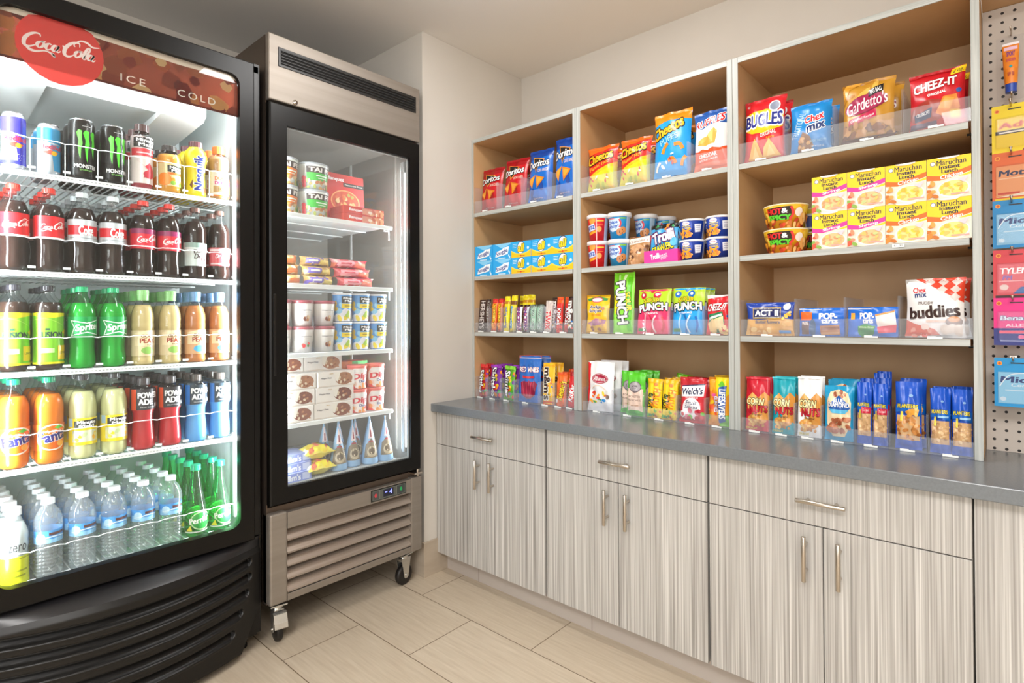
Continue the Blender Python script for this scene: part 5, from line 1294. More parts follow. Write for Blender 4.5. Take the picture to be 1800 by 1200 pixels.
bag(1.318, W_, .080, .168, .03, 'f0c41e', [], 'gummy_bag', 'plain yellow gummy bag behind the ring gummy bag', 'gummy bag', None, y=.08, seed=58)

# right unit, top shelf
R0, R1 = 1.394, 1.984
trays([R0, 1.531, 1.669, 1.838, R1], A_, .125, .066, ['clear tray holding the red corn horn snack bag', 'clear tray holding the blue snack mix bag', 'clear tray holding the tan snack bag', 'clear tray holding the red cheese cracker bag'])
bg = kit_bag(.130, .212, .045, 'd2202a', bugles(), 61); ck = kit_bag(.118, .160, .04, '1a8ad2', chexmix(), 62); gk = kit_bag(.134, .186, .045, 'c8902e', gardettos(), 63); zk = kit_bag(.126, .166, .04, 'cc1a26', cheezit(), 64)
for k, x, n, ro, nm in ((bg, 1.4625, 'red and yellow corn horn snack bag', 0, 'snack_bag'), (ck, 1.598, 'blue snack mix bag with slanted red lettering', -2, 'snack_bag'), (gk, 1.751, 'tan snack bag with a maroon oval', -3, 'snack_bag'), (zk, 1.911, 'red cheese cracker bag', -1, 'cracker_bag')):
    bag(x, A_, 0, 0, 0, '', None, nm, n + ', front one on the top shelf', 'snack bag', G, .042, -5, 0, kit=k)
    put(k, nm, n + ', rear one on the top shelf', 'snack bag', (x + (.001 if k is bg else .006 if k is ck else .012 if k is gk else .004), .12, A_ + .0026), 0, G, math.radians(-2))

# right unit, second shelf
hk2 = kit_cup(.047, .066, .0775, 'e8a020', hotspicy(), 'f2e6c0', .004, .0675, 2.9, 'bowl', .03, .94)
hk3 = kit_cup(.047, .066, .0775, 'd8c01e', [('r', .3, .1, .5, .8, 'e8e8ea'), ('r', .32, .2, .48, .7, '4a5aa0')], 'e8d8a0', .004, .0675, 2.9, 'bowl', .03, .94)
for r in (0, 1):
    put(hk2, 'noodle_bowl', f"yellow and red spicy noodle bowl, {('lower', 'upper')[r]} of the front stack", 'noodle bowl', (1.517, .075, B_ + .0004 + .0778 * r), math.radians(12), 'spicy noodle bowls')
    put((hk2, hk3)[r], 'noodle_bowl', ('spicy noodle bowl behind, with dark wrapper, lower', 'yellow noodle bowl behind the front stack, turned around')[r], 'noodle bowl', (1.555, .215, B_ + .0004 + .0778 * r), math.radians(30), 'spicy noodle bowls')
side = [('r', 0, 0, 1, 1, 'efe6d8')]
msk = kit_box(.0925, .1085, .10, 'f4efe4', maruchan('s'), .0008); mck = kit_box(.0925, .1085, .10, 'f4efe4', maruchan('c'), .0008)
for c, x in enumerate((1.6565, 1.7500, 1.8435, 1.9370)):
    for r in (0, 1):
        put(msk if c < 2 else mck, 'noodle_cup_box', f"{('pink-banded', 'orange-banded')[c > 1]} noodle cup box, {('lower', 'upper')[r]} row, {('left', 'right')[c % 2]} of its pair", 'noodle box', (x, .054 - .001 * (c % 2), B_ + .0004 + .109 * r), 0, 'stacked noodle cup boxes')

# right unit, third shelf
trays([R0, 1.560, 1.694, 1.825, R1], C_, .118, .055, ['clear tray holding the blue and yellow popcorn packet', 'clear tray of the brown-pictured toaster pastries', 'clear tray of the strawberry toaster pastries', 'clear tray of the white and red snack mix bags'])
bag(1.4785, C_, .150, .106, .03, '2346a8', act2(), 'popcorn_packet', 'blue and yellow microwave popcorn packet', 'popcorn packet', None, seed=71)
for k, x in ((0, 1.628), (1, 1.7595)):
    kp = kit_bag(.124, .086, .022, '1a6ad0', poptart(k), 72 + k, .04, 2, .02)
    for i, y in enumerate((.026, .052)): bag(x, C_, 0, 0, 0, '', None, 'pastry_packet', f"blue toaster pastry packet with {('brown', 'strawberry')[k]} filling picture, {('front', 'rear')[i]}", 'pastry packet', 'blue toaster pastry packets', y, -3, 0, kit=kp)
mu = kit_bag(.134, .162, .035, 'eeecea', buddies(), 74)
bag(1.902, C_, 0, 0, 0, '', None, 'snack_bag', 'white and red snack bag with big brown lettering, in front', 'snack bag', None, .032, -5, -3, kit=mu); bag(1.912, C_, 0, 0, 0, '', None, 'snack_bag', 'white and red snack bag showing its corner behind', 'snack bag', None, .078, -3, 3, kit=mu)

# right unit, worktop
trays([R0, 1.480, 1.555, 1.630, 1.715, 1.798, 1.886, R1], W_, .105, .045, ['clear tray of red corn nut packets', 'clear tray of teal corn nut packets', 'clear tray of white corn nut packets', 'clear tray of light blue almond packets', 'clear tray of slim blue peanut packets', 'clear tray of wide blue peanut packets', 'clear tray of paired blue peanut packets at the end'])
cr = kit_bag(.076, .172, .026, 'c81e34', cornnuts('c81e34', 'e03a4a'), 81, .04, 2, .05); ct = kit_bag(.068, .178, .026, '14a0b0', cornnuts('14a0b0', '3ac0cc'), 82, .04, 2, .05); cw = kit_bag(.072, .184, .026, 'f2f2f0', cornnuts('f2f2f0', 'ffffff'), 83, .04, 2, .05)
NG = 'nut packets on the worktop'
for k, x, c in ((cr, 1.4395, 'red'), (ct, 1.518, 'teal'), (cw, 1.5935, 'white')):
    for i, y in enumerate((.026, .064)): bag(x + .009 * i, W_, 0, 0, 0, '', None, 'nut_packet', f"{c} corn nut packet, {('front', 'rear')[i]} one, on the worktop", 'nut packet', NG, y, -5 + i, 4 * i, kit=k)
bd = kit_bag(.086, .162, .03, '1f9ac8', bluediamond(), 84, .04, 2, .05)
for i, y in enumerate((.028, .074, .120)): put(bd, 'nut_packet', f"light blue almond packet, {('front', 'middle', 'rear')[i]} one", 'nut packet', (1.6735 + .004 * i, y, W_ + .0026), math.radians(3 * i), NG, math.radians(-4 + i)).scale.z = 1 + .09 * min(i, 1)
ps = kit_bag(.0375, .178, .022, '1b55c4', planters('s'), 85, .04, 2, .05); pw = kit_bag(.062, .186, .026, '1b55c4', planters('w'), 86, .04, 2, .05); pbk = kit_bag(.0450, .174, .026, '1b55c4', planters('b'), 87, .04, 2, .05)
for i, (x, y) in enumerate(((1.7370, .026), (1.7765, .028), (1.776, .070), (1.737, .072), (1.766, .108), (1.77, .142))):
    put(ps, 'nut_packet', f"slim dark blue peanut packet, {('front left', 'front right', 'second rank right', 'second rank left', 'third rank', 'rearmost')[i]}", 'nut packet', (x, y, W_ + .0026), 0, NG, math.radians(-4)).scale.z = (1, .99, 1.06, 1.04, 1.12, 1.14)[i]
for i, (x, y) in enumerate(((1.842, .028), (1.848, .066), (1.846, .104), (1.842, .142))):
    put(pw, 'nut_packet', f"wide dark blue peanut packet with orange picture, {ORD[i]} from the front", 'nut packet', (x, y, W_ + .0026), math.radians(2 * i), NG, math.radians(-4))
for i, (x, y) in enumerate(((1.9125, .026), (1.9585, .028), (1.915, .072), (1.955, .11))):
    put(pbk, 'nut_packet', f"broad dark blue peanut packet by the end panel, {('front left', 'front right', 'behind', 'rearmost')[i]}", 'nut packet', (x, y, W_ + .0026), 0, NG, math.radians(-4))

# ------------------------------------------------------------------ medicine cards on pegboard hooks
def card(z1, z0, col, ops, label, x0=2.0225, w=.108, y=.088, blister=True, colr=None):
    h = z1 - z0; t = thing('medicine_card', label, 'medicine card', (x0 + w / 2, y, z0), group='carded medicines on the pegboard')
    mb = MB(); c = ink(col, 0); sx = x0 + .038   # card with a hang slot, front face printed
    mb.box((x0, y, z0), (x0 + w, y + .0008, z1), c)
    b = part('backing_card', mb, t)
    part('printed_front', art('printed_front', ops, w, h, lambda u, v, e: (x0 + u * w, y - e, z0 + v * h), None, 0, .0003, .00009), b)
    if blister:
        bb = MB().box((x0 + .007, y - .014, z0 + .010), (x0 + w - .006, y - .0022, z0 + h * .72), BLIST, .004); part('blister', bb, t)
    k = obj('peg_hook', MB().tube([(sx, .1768, z1 - .004), (sx, y + .004, z1 - .006), (sx, y - .022, z1 - .006), (sx - .001, y - .030, z1 - .003), (sx - .001, y - .034, z1 + .004)], .0021, NICKEL, 8).lathe([(0, 0), (.0035, 0), (.0035, .003), (0, .004)], NICKEL, 10, (sx - .001, y - .034, z1 + .002)).box((sx - .008, .1745, z1 - .010), (sx + .008, .1768, z1 + .002), NICKEL, .0006))
    tag(k, 'metal peg hook carrying the ' + label, 'hook', 'peg hooks')
    return t


def medops(txt, c, tc, ol, bx, extra=(), ty=.44): return [('r', .30, .885, .54, .91, '2a2420'), ('e', .10, .885, .05, .05, 'f2a23a'), ('e', .10, .885, .03, .03, 'c8541c'), ('r', .07, .07, .94, .71, bx), T_(txt, .50, ty + .12, .74, .12, tc, b=.04, sh=.12, **({'ol': (ol, .04)} if ol else {}))] + list(extra)


card(1.672, 1.548, 'e8cc1a', medops('Advil', '', 'c83a2a', None, 'ecc81c', [('p', [(.62, 1), (1, 1), (1, 0), (.55, 0), (.85, .4)], '8e2438'), ('r', .07, .38, .70, .46, '3a3228'), ('r', .14, .40, .62, .43, 'e8e0c8')]), 'yellow and maroon carded medicine, topmost full card')
card(1.548, 1.423, 'd8642e', medops('Motrin', '', '2a3050', None, 'e89a62', [('r', .12, .44, .88, .46, 'f2c8a0'), ('r', .1, .12, .5, .16, 'c8402a'), ('p', [(.07, .07), (.94, .07), (.94, .18), (.5, .12)], 'f0e0c8'), ('r', .05, 0, 1, .04, 'e0c020')]), 'orange carded medicine with dark italic lettering')
MID = [T_('Complete', .62, .44, .62, .09, 'e8f2f8', b=.02, sh=.12), ('k', [(.1, .42), (.3, .66), (.7, .70)], .02, 'e6f2fa'), ('r', .2, .33, .9, .35, 'd0e6f4'), ('r', .62, .10, .94, .17, '2f4f88'), ('e', .16, .16, .06, .05, 'cfe4f2')]
card(1.423, 1.298, '1f86c4', medops('Midol', '', '243a78', None, '8ec4e4', MID), 'blue carded medicine between the orange and the red cards')
card(1.293, 1.168, 'd2404a', medops('TYLENOL', '', 'ffffff', None, 'e0606a', [T_('PM', .26, .42, .16, .09, '4a6ad0', sh=.2), ('r', .1, .34, .7, .355, 'f0c0c0'), ('e', .2, .22, .08, .07, 'e8d0c8'), ('p', [(.35, .08), (.5, .22), (.94, .24), (.94, .08)], '3f6aa8'), ('e', .78, .26, .12, .07, '9ab4d8'), ('r', .04, 0, 1, .05, '3a1a1e')]), 'red carded medicine with white lettering')
card(1.168, 1.044, 'e82a88', medops('Benadryl', '', 'dfe6f4', '3a4a8a', 'ea4a92', [('r', 0, 0, 1, .36, '343c86'), ('r', .1, .25, .9, .31, 'e8607c'), T_('ALLERGY', .52, .42, .6, .06, 'f8d8e6', b=.03), ('e', .5, .18, .06, .05, 'e870a0'), ('r', .12, .08, .9, .11, 'a8b0d8')]), 'pink and navy carded allergy medicine')
card(1.011, .884, '1a94d4', medops('Midol', '', '243a78', None, '8ecbea', MID), 'bright blue carded medicine hanging alone at the bottom')
# sunscreen
t = thing('sunscreen_pack', 'orange sunscreen tube in a clear blister, top of the pegboard', 'sunscreen', (2.062, .088, 1.69), group='carded medicines on the pegboard')
part('blister_card', MB().box((2.033, .092, 1.684), (2.098, .094, 1.850), BLIST, .0006), t)
tb = MB(); vs = []; n = 24
for j, (z, a, b_) in enumerate(((1.699, .0115, .0115), (1.720, .0115, .0115), (1.7205, .0125, .0125), (1.76, .0145, .0115), (1.80, .0165, .006), (1.822, .017, .0014), (1.828, .017, .0014))):
    vs.append([(2.0615 + a * math.sin(2 * PI * k / n), .079 - b_ * math.cos(2 * PI * k / n), z) for k in range(n)])
for j in range(6):
    m = ink('2a4aa8', 1) if j < 2 else ink('e8862a', 1) if j < 5 else ink('e8e4ea', 1)
    tb.add(vs[j] + vs[j + 1], [(k, (k + 1) % n, (k + 1) % n + n, k + n) for k in range(n)], m, True)
tb.add(vs[0], [tuple(range(n))], ink('2a4aa8', 1)).add(vs[6], [tuple(range(n))], ink('e8e4ea', 1))
tu = part('tube', tb, t)


def tubes_(u, v, e):
    z = 1.722 + v * .1; x = (u - .5) * .026
    P = ((1.7205, .0125, .0125), (1.76, .0145, .0115), (1.80, .0165, .006), (1.822, .017, .0014))
    for (z0, a0, b0), (z1, a1, b1) in zip(P, P[1:]):
        if z <= z1 or z1 == 1.822: t = (z - z0) / (z1 - z0); a = a0 + (a1 - a0) * t; b = b0 + (b1 - b0) * t; break
    return (2.0615 + x, .079 - b * math.sqrt(max(0, 1 - (x / a) ** 2)) - .0004 - e, z)


part('printed_tube', art('printed_tube', [('r', .0, .86, 1, .95, 'e8c0d8'), T_('SPORT', .5, .76, .62, .12, '7a3a8a', b=.04), T_('SUNSCREEN', .5, .6, .7, .08, 'c04a6a', b=.03), ('e', .5, .42, .12, .12, '2aa0a8'), T_('SPF 30', .5, .22, .5, .10, 'a83a3a', b=.03)], .028, .10, tubes_, .006, 1, .0004), tu)
k = obj('peg_hook', MB().tube([(2.063, .1768, 1.885), (2.063, .10, 1.868), (2.062, .07, 1.860), (2.062, .066, 1.866)], .0021, NICKEL, 8)); tag(k, 'metal peg hook carrying the sunscreen tube', 'hook', 'peg hooks')
k = obj('peg_hook', MB().tube([(2.063, .1768, 1.715), (2.063, .10, 1.70), (2.062, .06, 1.690), (2.062, .056, 1.696)], .0021, NICKEL, 8)); tag(k, 'long metal peg hook crossing in front of the yellow card', 'hook', 'peg hooks')
# ------------------------------------------------------------------ bottles and cans in the drinks cooler
Q = PI / 2; CYs = [-1.635 + .0743 * k for k in range(8)]
COLA = liquid('cola', '26120c', .15); ORANGE = liquid('orange_soda', 'ff8a20'); LEMO = liquid('lemonade', 'e6e6aa'); RED_ = liquid('red_drink', 'cc3038'); BLUE_ = liquid('blue_drink', '66b4f4'); TEAL_ = liquid('amber_tea', 'cc8048'); GTEA = liquid('green_tea', 'dcc488'); GRN = liquid('green_soda', '2cc45e'); DTEA = liquid('dark_tea', '2a160c')
OJ = liquid('orange_juice', 'eda63c'); VITA = liquid('cloudy_water', 'dfe6e4')
R_, H_ = .0335, .232
cokeop = lambda c1: [('cc', .5, .52, .62, 'f8eeec', 6), ('r', 0, .0, 1, .05, 'f4dcd8'), ('r', .86, .06, .93, .2, 'f0e8e6')]
K = {}
K['cola'] = kit_bottle(SODA, R_, H_, PET, COLA, 'e23a30', cokeop(0), (.395, .655), bg='d8222a')
K['diet'] = kit_bottle(SODA, R_, H_, PET, COLA, 'd4dadd', [('r', 0, .28, 1, .72, 'd4202c'), T_('Coke', .5, .5, .34, .42, 'ffffff', b=.05), ('r', .1, .12, .9, .16, '9aa0a4')], (.395, .655), bg='c9ced2')
K['cherry'] = kit_bottle(SODA, R_, H_, PET, COLA, 'e23a30', [('r', 0, .75, 1, 1, '8e2a58'), ('cc', .5, .5, .60, 'f8eeec', 6), ('r', .3, .12, .7, .16, 'f0c0c4')], (.36, .62), bg='d42c3c')
K['pepper'] = kit_bottle(SODA, R_, H_, PET, COLA, '5c3c34', [('r', 0, .8, 1, 1, '8ea89e'), T_('Diet', .45, .62, .3, .16, '4a3034', b=.03), T_('Dr', .42, .42, .2, .2, '3a2024', b=.04, sh=.2), ('e', .62, .3, .10, .08, 'b82a30')], (.18, .50), bg='d2dcd8')
K['pepper2'] = kit_bottle(SODA, R_, H_, PET, COLA, '5c3c34', [('r', 0, .8, 1, .92, 'e8c8c8'), T_('Dr Pepper', .5, .5, .6, .3, 'f2d8d8', sh=.2, b=.03), ('r', 0, .08, 1, .16, 'e8c8c8')], (.20, .46), bg='c24a50')
K['fusion'] = kit_bottle(FUSE, R_, H_, PET, DTEA, '2c2a30', [('p', [(0, .95), (.5, .9), (1, .96), (1, 1), (0, 1)], 'e8dc1c'), ('k', [(0, .85), (.4, .88), (.9, .7)], .01, 'b8e06a'), ('p', [(.84, .8), (1, .98), (1, .62)], 'c8d4dc'), ('p', [(.74, .62), (1, .74), (1, .5)], 'f0c81c'), T_('FUSION', .47, .57, .54, .115, '2a3a3a', b=.05), ('r', .35, .66, .44, .7, '2a4a3a'), ('r', .24, .22, .54, .31, 'c8f0a0'), ('p', [(.62, .36), (1, .36), (1, .08), (.62, .08)], 'f0c41c'), T_('LEMON', .78, .22, .24, .04, '3a3a2a', b=.02), ('r', 0, 0, 1, .04, 'e8dc1c')], (.075, .675), bg='7cc42c')
K['sprite'] = kit_bottle(SODA, R_, H_, PETG, GRN, '14a468', [('p', [(.1, .85), (.5, .72), (.9, .9), (.82, .5), (.86, .1), (.5, .25), (.12, .1), (.2, .5)], 'e8f6ee'), ('p', [(.14, .80), (.5, .67), (.86, .84), (.79, .5), (.82, .15), (.5, .30), (.16, .15), (.23, .5)], '12994a'), T_('Sprite', .5, .48, .52, .40, 'ffffff', rot=7, sh=.2, b=.04)], (.37, .63), bg='12994a')
K['sprite'][1][1].name = 'liquid'
gp = lambda c: [('p', [(.1, .9), (.5, 1), (.9, .9), (.9, .4), (.1, .4)], 'ecd8b0'), T_('GOLD', .5, .78, .4, .12, '7a4a2a', b=.04), T_('PEAK', .5, .60, .46, .18, '9c3a2a', b=.05), T_('TEA', .5, .44, .2, .06, '7a4a2a', b=.02), ('e', .5, .22, .2, .12, c)]
K['green_tea'] = kit_bottle(TEA, .0325, .228, PET, GTEA, '8cc47c', gp('8ab85a'), (.12, .46), capz=(.925, 1.0), capr=.50, bg='ddc9a0', neck=.86)
K['blue_tea'] = kit_bottle(TEA, .0325, .228, PET, TEAL_, '6c94c0', gp('5ab0dc'), (.12, .46), capz=(.925, 1.0), capr=.50, bg='dca87a', neck=.86)
K['fanta'] = kit_bottle(SODA, R_, .236, PET, ORANGE, '1f9c72', [('e', .5, .5, .40, .36, 'f6e8d8', 8), ('e', .5, .5, .37, .32, 'e8681c', 8), T_('Fanta', .5, .54, .70, .40, 'ffffff', rot=10, b=.09), T_('Fanta', .5, .54, .68, .38, '2c2c78', rot=10, b=.06), ('p', [(.5, .86), (.62, .96), (.72, .86), (.6, .8)], '5ab03a'), ('e', .68, .24, .10, .08, 'f6b04a'), ('p', [(.8, .8), (.95, .95), (.95, .7)], '3f8a3a')], (.16, .46), bg='ee7a24')
K['lemonade'] = kit_bottle(LEMON, R_, .236, PET, LEMO, '3c3c40', [('r', 0, .7, 1, 1, 'a8c8dc'), ('r', .15, .56, .85, 1, 'f2d82a'), ('p', [(.2, .62), (.82, .66), (.82, .95), (.2, .90)], '26261f'), T_('Minute', .5, .84, .46, .12, 'ffffff', b=.04), T_('Maid', .5, .70, .36, .11, 'ffffff', b=.04), ('r', .15, 0, .85, .54, 'd8dcc0'), ('r', 0, 0, 1, .12, 'f0d82a'), ('n', .2, .15, .85, .45, 8, ['f0d42a', 'e8e4a0', 'c8d8a0', 'f4b83a'], .07, .7, 6)], (.17, .49), bg='f0dc3a')
po = lambda c: [('r', 0, 0, .18, 1, c), T_('POWER', .52, .70, .58, .26, 'f4f4f4', b=.06), T_('ADE', .44, .38, .38, .26, 'f4f4f4', b=.06), T_('FRUIT PUNCH', .5, .12, .4, .06, 'c8c8c8'), ('r', .7, .12, .85, .3, 'a8a8ac')]
K['punch'] = kit_bottle(SPORT, .0325, .215, PET, RED_, '4a4446', po('d8502c'), (.56, .85), capz=(.90, 1.0), capr=.50, bg='343236')
K['mountain'] = kit_bottle(SPORT, .0325, .215, PET, BLUE_, '4c4440', po('3a78c8'), (.56, .85), capz=(.90, 1.0), capr=.50, bg='34404a')
K['water'] = kit_bottle(water_prof(), .0325, .212, PETW, None, 'e2eaee', [('p', [(0, .0), (1, .0), (1, .45), (.5, .3), (0, .55)], '8cc4ea'), ('r', .42, .60, .92, .82, '5a3a3c'), ('e', .22, .5, .12, .12, 'b8dcf2'), ('k', [(.1, .3), (.5, .5), (.95, .35)], .03, 'd8ecf8')], (.455, .615), bg='4a96d8', capz=(.935, 1.0), capr=.46)
K['zero'] = kit_bottle(TEA, .033, .205, PETW, VITA, 'e8eaec', [T_('zero', .5, .86, .42, .16, '3a3a3c', b=0), ('r', 0, 0, 1, .66, 'd6dc1c'), ('r', 0, .60, 1, .62, '8a8c1c'), ('r', .2, .2, .7, .24, '9aa01c'), ('r', .2, .32, .75, .36, '9aa01c'), ('r', 0, .68, 1, .70, 'aab4b0')], (.02, .58), capz=(.90, 1.0), capr=.50)
K['perrier'] = kit_bottle(PERR, .0330, .232, PETG, None, '179a70', [('e', .55, .50, .36, .30, 'b8d8a0', -12), ('e', .55, .50, .33, .26, '2f9a44', -12), T_('Perrier', .48, .55, .62, .24, 'f4f4ec', rot=6, b=.03), ('p', [(.05, .1), (.2, .35), (.25, .1)], 'e8d83a'), ('r', 0, .02, 1, .08, 'dfe8d8')], (.08, .40), capz=(.925, 1.0), capr=.44)
JUG = [(0, .01), (.75, 0), (.92, .03), (.95, .1), (.95, .42), (.84, .5), (.86, .55), (1, .62), (1, .72), (.9, .8), (.62, .86), (.55, .88), (.55, .92)]
K['berry'] = kit_bottle([(0, .01), (.8, 0), (.95, .04), (.95, .60), (1, .68), (.96, .78), (.72, .86), (.60, .88), (.6, .92)], .0300, .198, PET, liquid('berry_juice', 'b0404a'), '4c3030', [('r', 0, .74, 1, 1, 'd8c8c8'), ('r', .1, .76, .9, .98, '241e20'), T_('Minute', .5, .915, .6, .07, 'ffffff', b=.04), T_('Maid', .5, .82, .46, .07, 'ffffff', b=.04), ('r', 0, .58, 1, .74, 'd8404a'), ('r', .2, .63, .8, .66, 'f0c0c4'), ('p', [(.1, .55), (.45, .36), (.6, .45), (.9, .2), (.4, .12), (.55, .3)], 'd03a48'), ('e', .6, .2, .2, .14, 'c83a48')], (.08, .80), capz=(.885, 1.0), capr=.62, bg='e8dcd8')
K['ojuice'] = kit_bottle([(0, .01), (.8, 0), (1, .06), (.9, .24), (.94, .50), (1.04, .62), (1.05, .70), (.9, .82), (.62, .90), (.6, .93)], .0325, .150, PET, OJ, '3a3434', [('r', .3, .62, .95, .92, '1e201c'), T_('Minute', .62, .82, .5, .13, 'ffffff', b=.04), T_('Maid', .62, .69, .4, .12, 'ffffff', b=.04), ('r', .3, .50, .95, .60, 'e8742c'), ('e', .2, .28, .22, .2, 'f08a2c'), ('n', .3, .05, .95, .42, 6, ['f0962c', 'e8e0b0', '8ab84a'], .09, .8, 3)], (.14, .60), capz=(.88, 1.0), capr=.62, bg='e4d098')
K['choco'] = kit_bottle([(0, .01), (.84, 0), (.94, .05), (.86, .12), (.80, .4), (.9, .58), (1.02, .68), (1.03, .74), (.9, .83), (.66, .87), (.6, .9)], .0325, .180, mat('yellow_sleeve', 'f0dc1c', .3), None, '5c2c34', wrap_ops(.085, .13, 'Nesquik', '26348c', 'f4f4f4', .5, .50, .72, .46, 90, .05) + [('e', .72, .12, .10, .10, '6a3a1c'), ('e', .85, .05, .08, .08, '7a4a24'), ('p', [(.12, .2), (.24, .34), (.22, .12)], '7a4a24')], (.05, .80), capz=(.86, 1.0), capr=.60, straight=False)
K['iced'] = kit_bottle(JUG, .0325, .180, PET, liquid('iced_coffee', 'b88a5c'), 'ee7a2c', [('r', 0, .9, 1, 1, 'e8e0d4'), T_("DUNKIN'", .5, .72, .6, .14, 'e87a3a', b=.05), T_('DONUTS', .5, .54, .6, .14, 'd83a8a', b=.05), ('r', .15, .16, .9, .42, 'b8905c'), T_('ICED', .52, .29, .4, .14, '4a3424', b=.03), ('r', 0, 0, 1, .06, 'e87a2c')], (.06, .52), capz=(.86, 1.0), capr=.60, bg='ece4d8')
K['rb'] = kit_can(.0255, .152, 'c8ccd6', [('p', [(0, 1), (1, 1), (1, .62), (0, .70)], '3a34b8'), ('p', [(0, 0), (1, 0), (1, .30), (0, .22)], 'c4c8d4'), ('p', [(.45, .62), (1, .6), (1, .1), (.55, .0)], '3a34b8'), ('r', 0, .02, 1, .1, '3a3ab8'), T_('RedBull', .5, .55, .62, .10, 'd8283c', b=.05), ('p', [(.22, .42), (.45, .48), (.70, .44), (.6, .38), (.4, .37)], 'd83a30'), ('e', .55, .41, .08, .08, 'f0c02c')])
K['rb2'] = kit_can(.0255, .140, 'c4ccd4', [('p', [(0, 1), (1, 1), (1, .62), (0, .70)], '3a96c8'), ('p', [(.45, .62), (1, .6), (1, .0), (.55, .0)], '3a96c8'), T_('RedBull', .5, .55, .62, .10, 'c84050', b=.05), ('p', [(.22, .42), (.45, .48), (.70, .44), (.6, .38), (.4, .37)], 'd85a50'), ('e', .55, .41, .08, .08, 'f0c02c')])
claw = lambda x, w, b: ('p', [(x - w, .80), (x - w * .3, .86), (x + w * .8, .84), (x + w * .7, .7), (x + w, .6), (x + w * .5, .5), (x + w * .3, b), (x - w * .1, b + .08), (x - w * .5, .52), (x - w * .3, .66)], '5ad83a')
K['monster'] = kit_can(.0315, .172, '1c1a18', [claw(.34, .07, .30), claw(.5, .08, .24), claw(.67, .07, .32), T_('MONSTER', .5, .17, .56, .07, 'e8e8e8', b=.05), T_('ENERGY', .5, .10, .3, .03, '8ad06a', b=.02), ('r', .4, .93, .6, .94, 'c8c8c8')])

DD = {'cola': ('red-capped cola bottle with red label', 'soda_bottle', 'soda bottle'), 'diet': ('silver-capped cola bottle with silver label', 'soda_bottle', 'soda bottle'), 'cherry': ('red-capped cola bottle with purple-edged label', 'soda_bottle', 'soda bottle'),
      'pepper': ('dark soda bottle with pale label', 'soda_bottle', 'soda bottle'), 'pepper2': ('dark soda bottle with pinkish label', 'soda_bottle', 'soda bottle'), 'fusion': ('dark bottle with lime label', 'tea_bottle', 'tea bottle'), 'sprite': ('bright green soda bottle', 'soda_bottle', 'soda bottle'),
      'green_tea': ('pale tea bottle with green cap', 'tea_bottle', 'tea bottle'), 'blue_tea': ('amber tea bottle with blue cap', 'tea_bottle', 'tea bottle'), 'fanta': ('orange soda bottle with green cap', 'soda_bottle', 'soda bottle'), 'lemonade': ('cloudy lemonade bottle', 'juice_bottle', 'juice bottle'),
      'punch': ('red sports drink bottle', 'sports_drink_bottle', 'sports drink'), 'mountain': ('blue sports drink bottle', 'sports_drink_bottle', 'sports drink'), 'water': ('clear water bottle', 'water_bottle', 'water bottle'), 'zero': ('white-capped bottle with yellow label', 'water_bottle', 'water bottle'),
      'perrier': ('green sparkling water bottle', 'water_bottle', 'water bottle'), 'berry': ('tall pink juice bottle', 'juice_bottle', 'juice bottle'), 'ojuice': ('small orange juice bottle', 'juice_bottle', 'juice bottle'), 'choco': ('yellow chocolate milk bottle', 'milk_bottle', 'milk bottle'),
      'iced': ('iced coffee bottle with orange cap', 'coffee_bottle', 'coffee bottle'), 'rb': ('blue and silver slim can', 'energy_drink_can', 'drink can'), 'rb2': ('light blue and silver slim can', 'energy_drink_can', 'drink can'), 'monster': ('black can with green claw marks', 'energy_drink_can', 'drink can')}
ROWW = ['front', 'second back', 'third back', 'fourth back', 'fifth back']
SHW = ['top', 'second', 'third', 'fourth', 'bottom']
PLAN = [(['rb', 'rb2', 'monster', 'monster', 'berry', 'ojuice', 'choco', 'iced'], 3), (['cola', 'cola', 'diet', 'diet', 'cherry', 'cherry', 'pepper', 'pepper2'], 4),
        (['fusion', 'fusion', 'sprite', 'sprite', 'green_tea', 'green_tea', 'blue_tea', 'blue_tea'], 4), (['fanta', 'fanta', 'lemonade', 'lemonade', 'punch', 'punch', 'mountain', 'mountain'], 4),
        (['zero', 'water', 'water', 'water', 'water', 'water', 'perrier', 'perrier'], 5)]
rnd = random.Random(77)
for si, (cols, depth) in enumerate(PLAN):
    for ci, k in enumerate(cols):
        for r in range(depth):
            if si == 0 and ci == 0 and r: continue
            step = .0535 if k in ('rb', 'rb2') else .0705
            d, nm, cat = DD[k]; y = CYs[ci] + rnd.uniform(-.0015, .0015); x = .074 - step * r
            if k == 'water' and r: y -= .001 * r
            put(K[k], nm, f"{d}, {ROWW[r]} in {ORD[ci]} column, {SHW[si]} cooler shelf", cat, (x, y, RZ[si] + .0002), Q + rnd.uniform(-.05, .05) + (.25 if r else .16), 'drinks on the ' + SHW[si] + ' cooler shelf')

# ------------------------------------------------------------------ freezer contents
def fput(kit, name, label, cat, x, y, z, rz=0, group=None, tilt=0, roll=0): return put(kit, name, label, cat, (x, y, z + .0004), Q + math.radians(rz), group, math.radians(tilt), math.radians(roll))


def talenti(c): return [('r', .28, .66, 1, .92, '3c2c26'), T_('TAI PEI', .64, .79, .6, .17, 'e8e0d8', b=.05), ('r', .28, .34, 1, .66, c), ('r', .5, .52, .82, .57, 'e8f4e0'), ('r', .54, .43, .78, .46, 'e8f4e0'), ('n', 0, .0, 1, .34, 30, ['d8b88a', 'c89a5a', 'e8d0a8', 'a8b05a', 'b8744a'], .05, .65, 5), ('e', .22, .42, .05, .05, 'd8404a'), ('e', .22, .28, .05, .05, 'd8404a'), ('e', .22, .14, .05, .05, 'd8404a')]


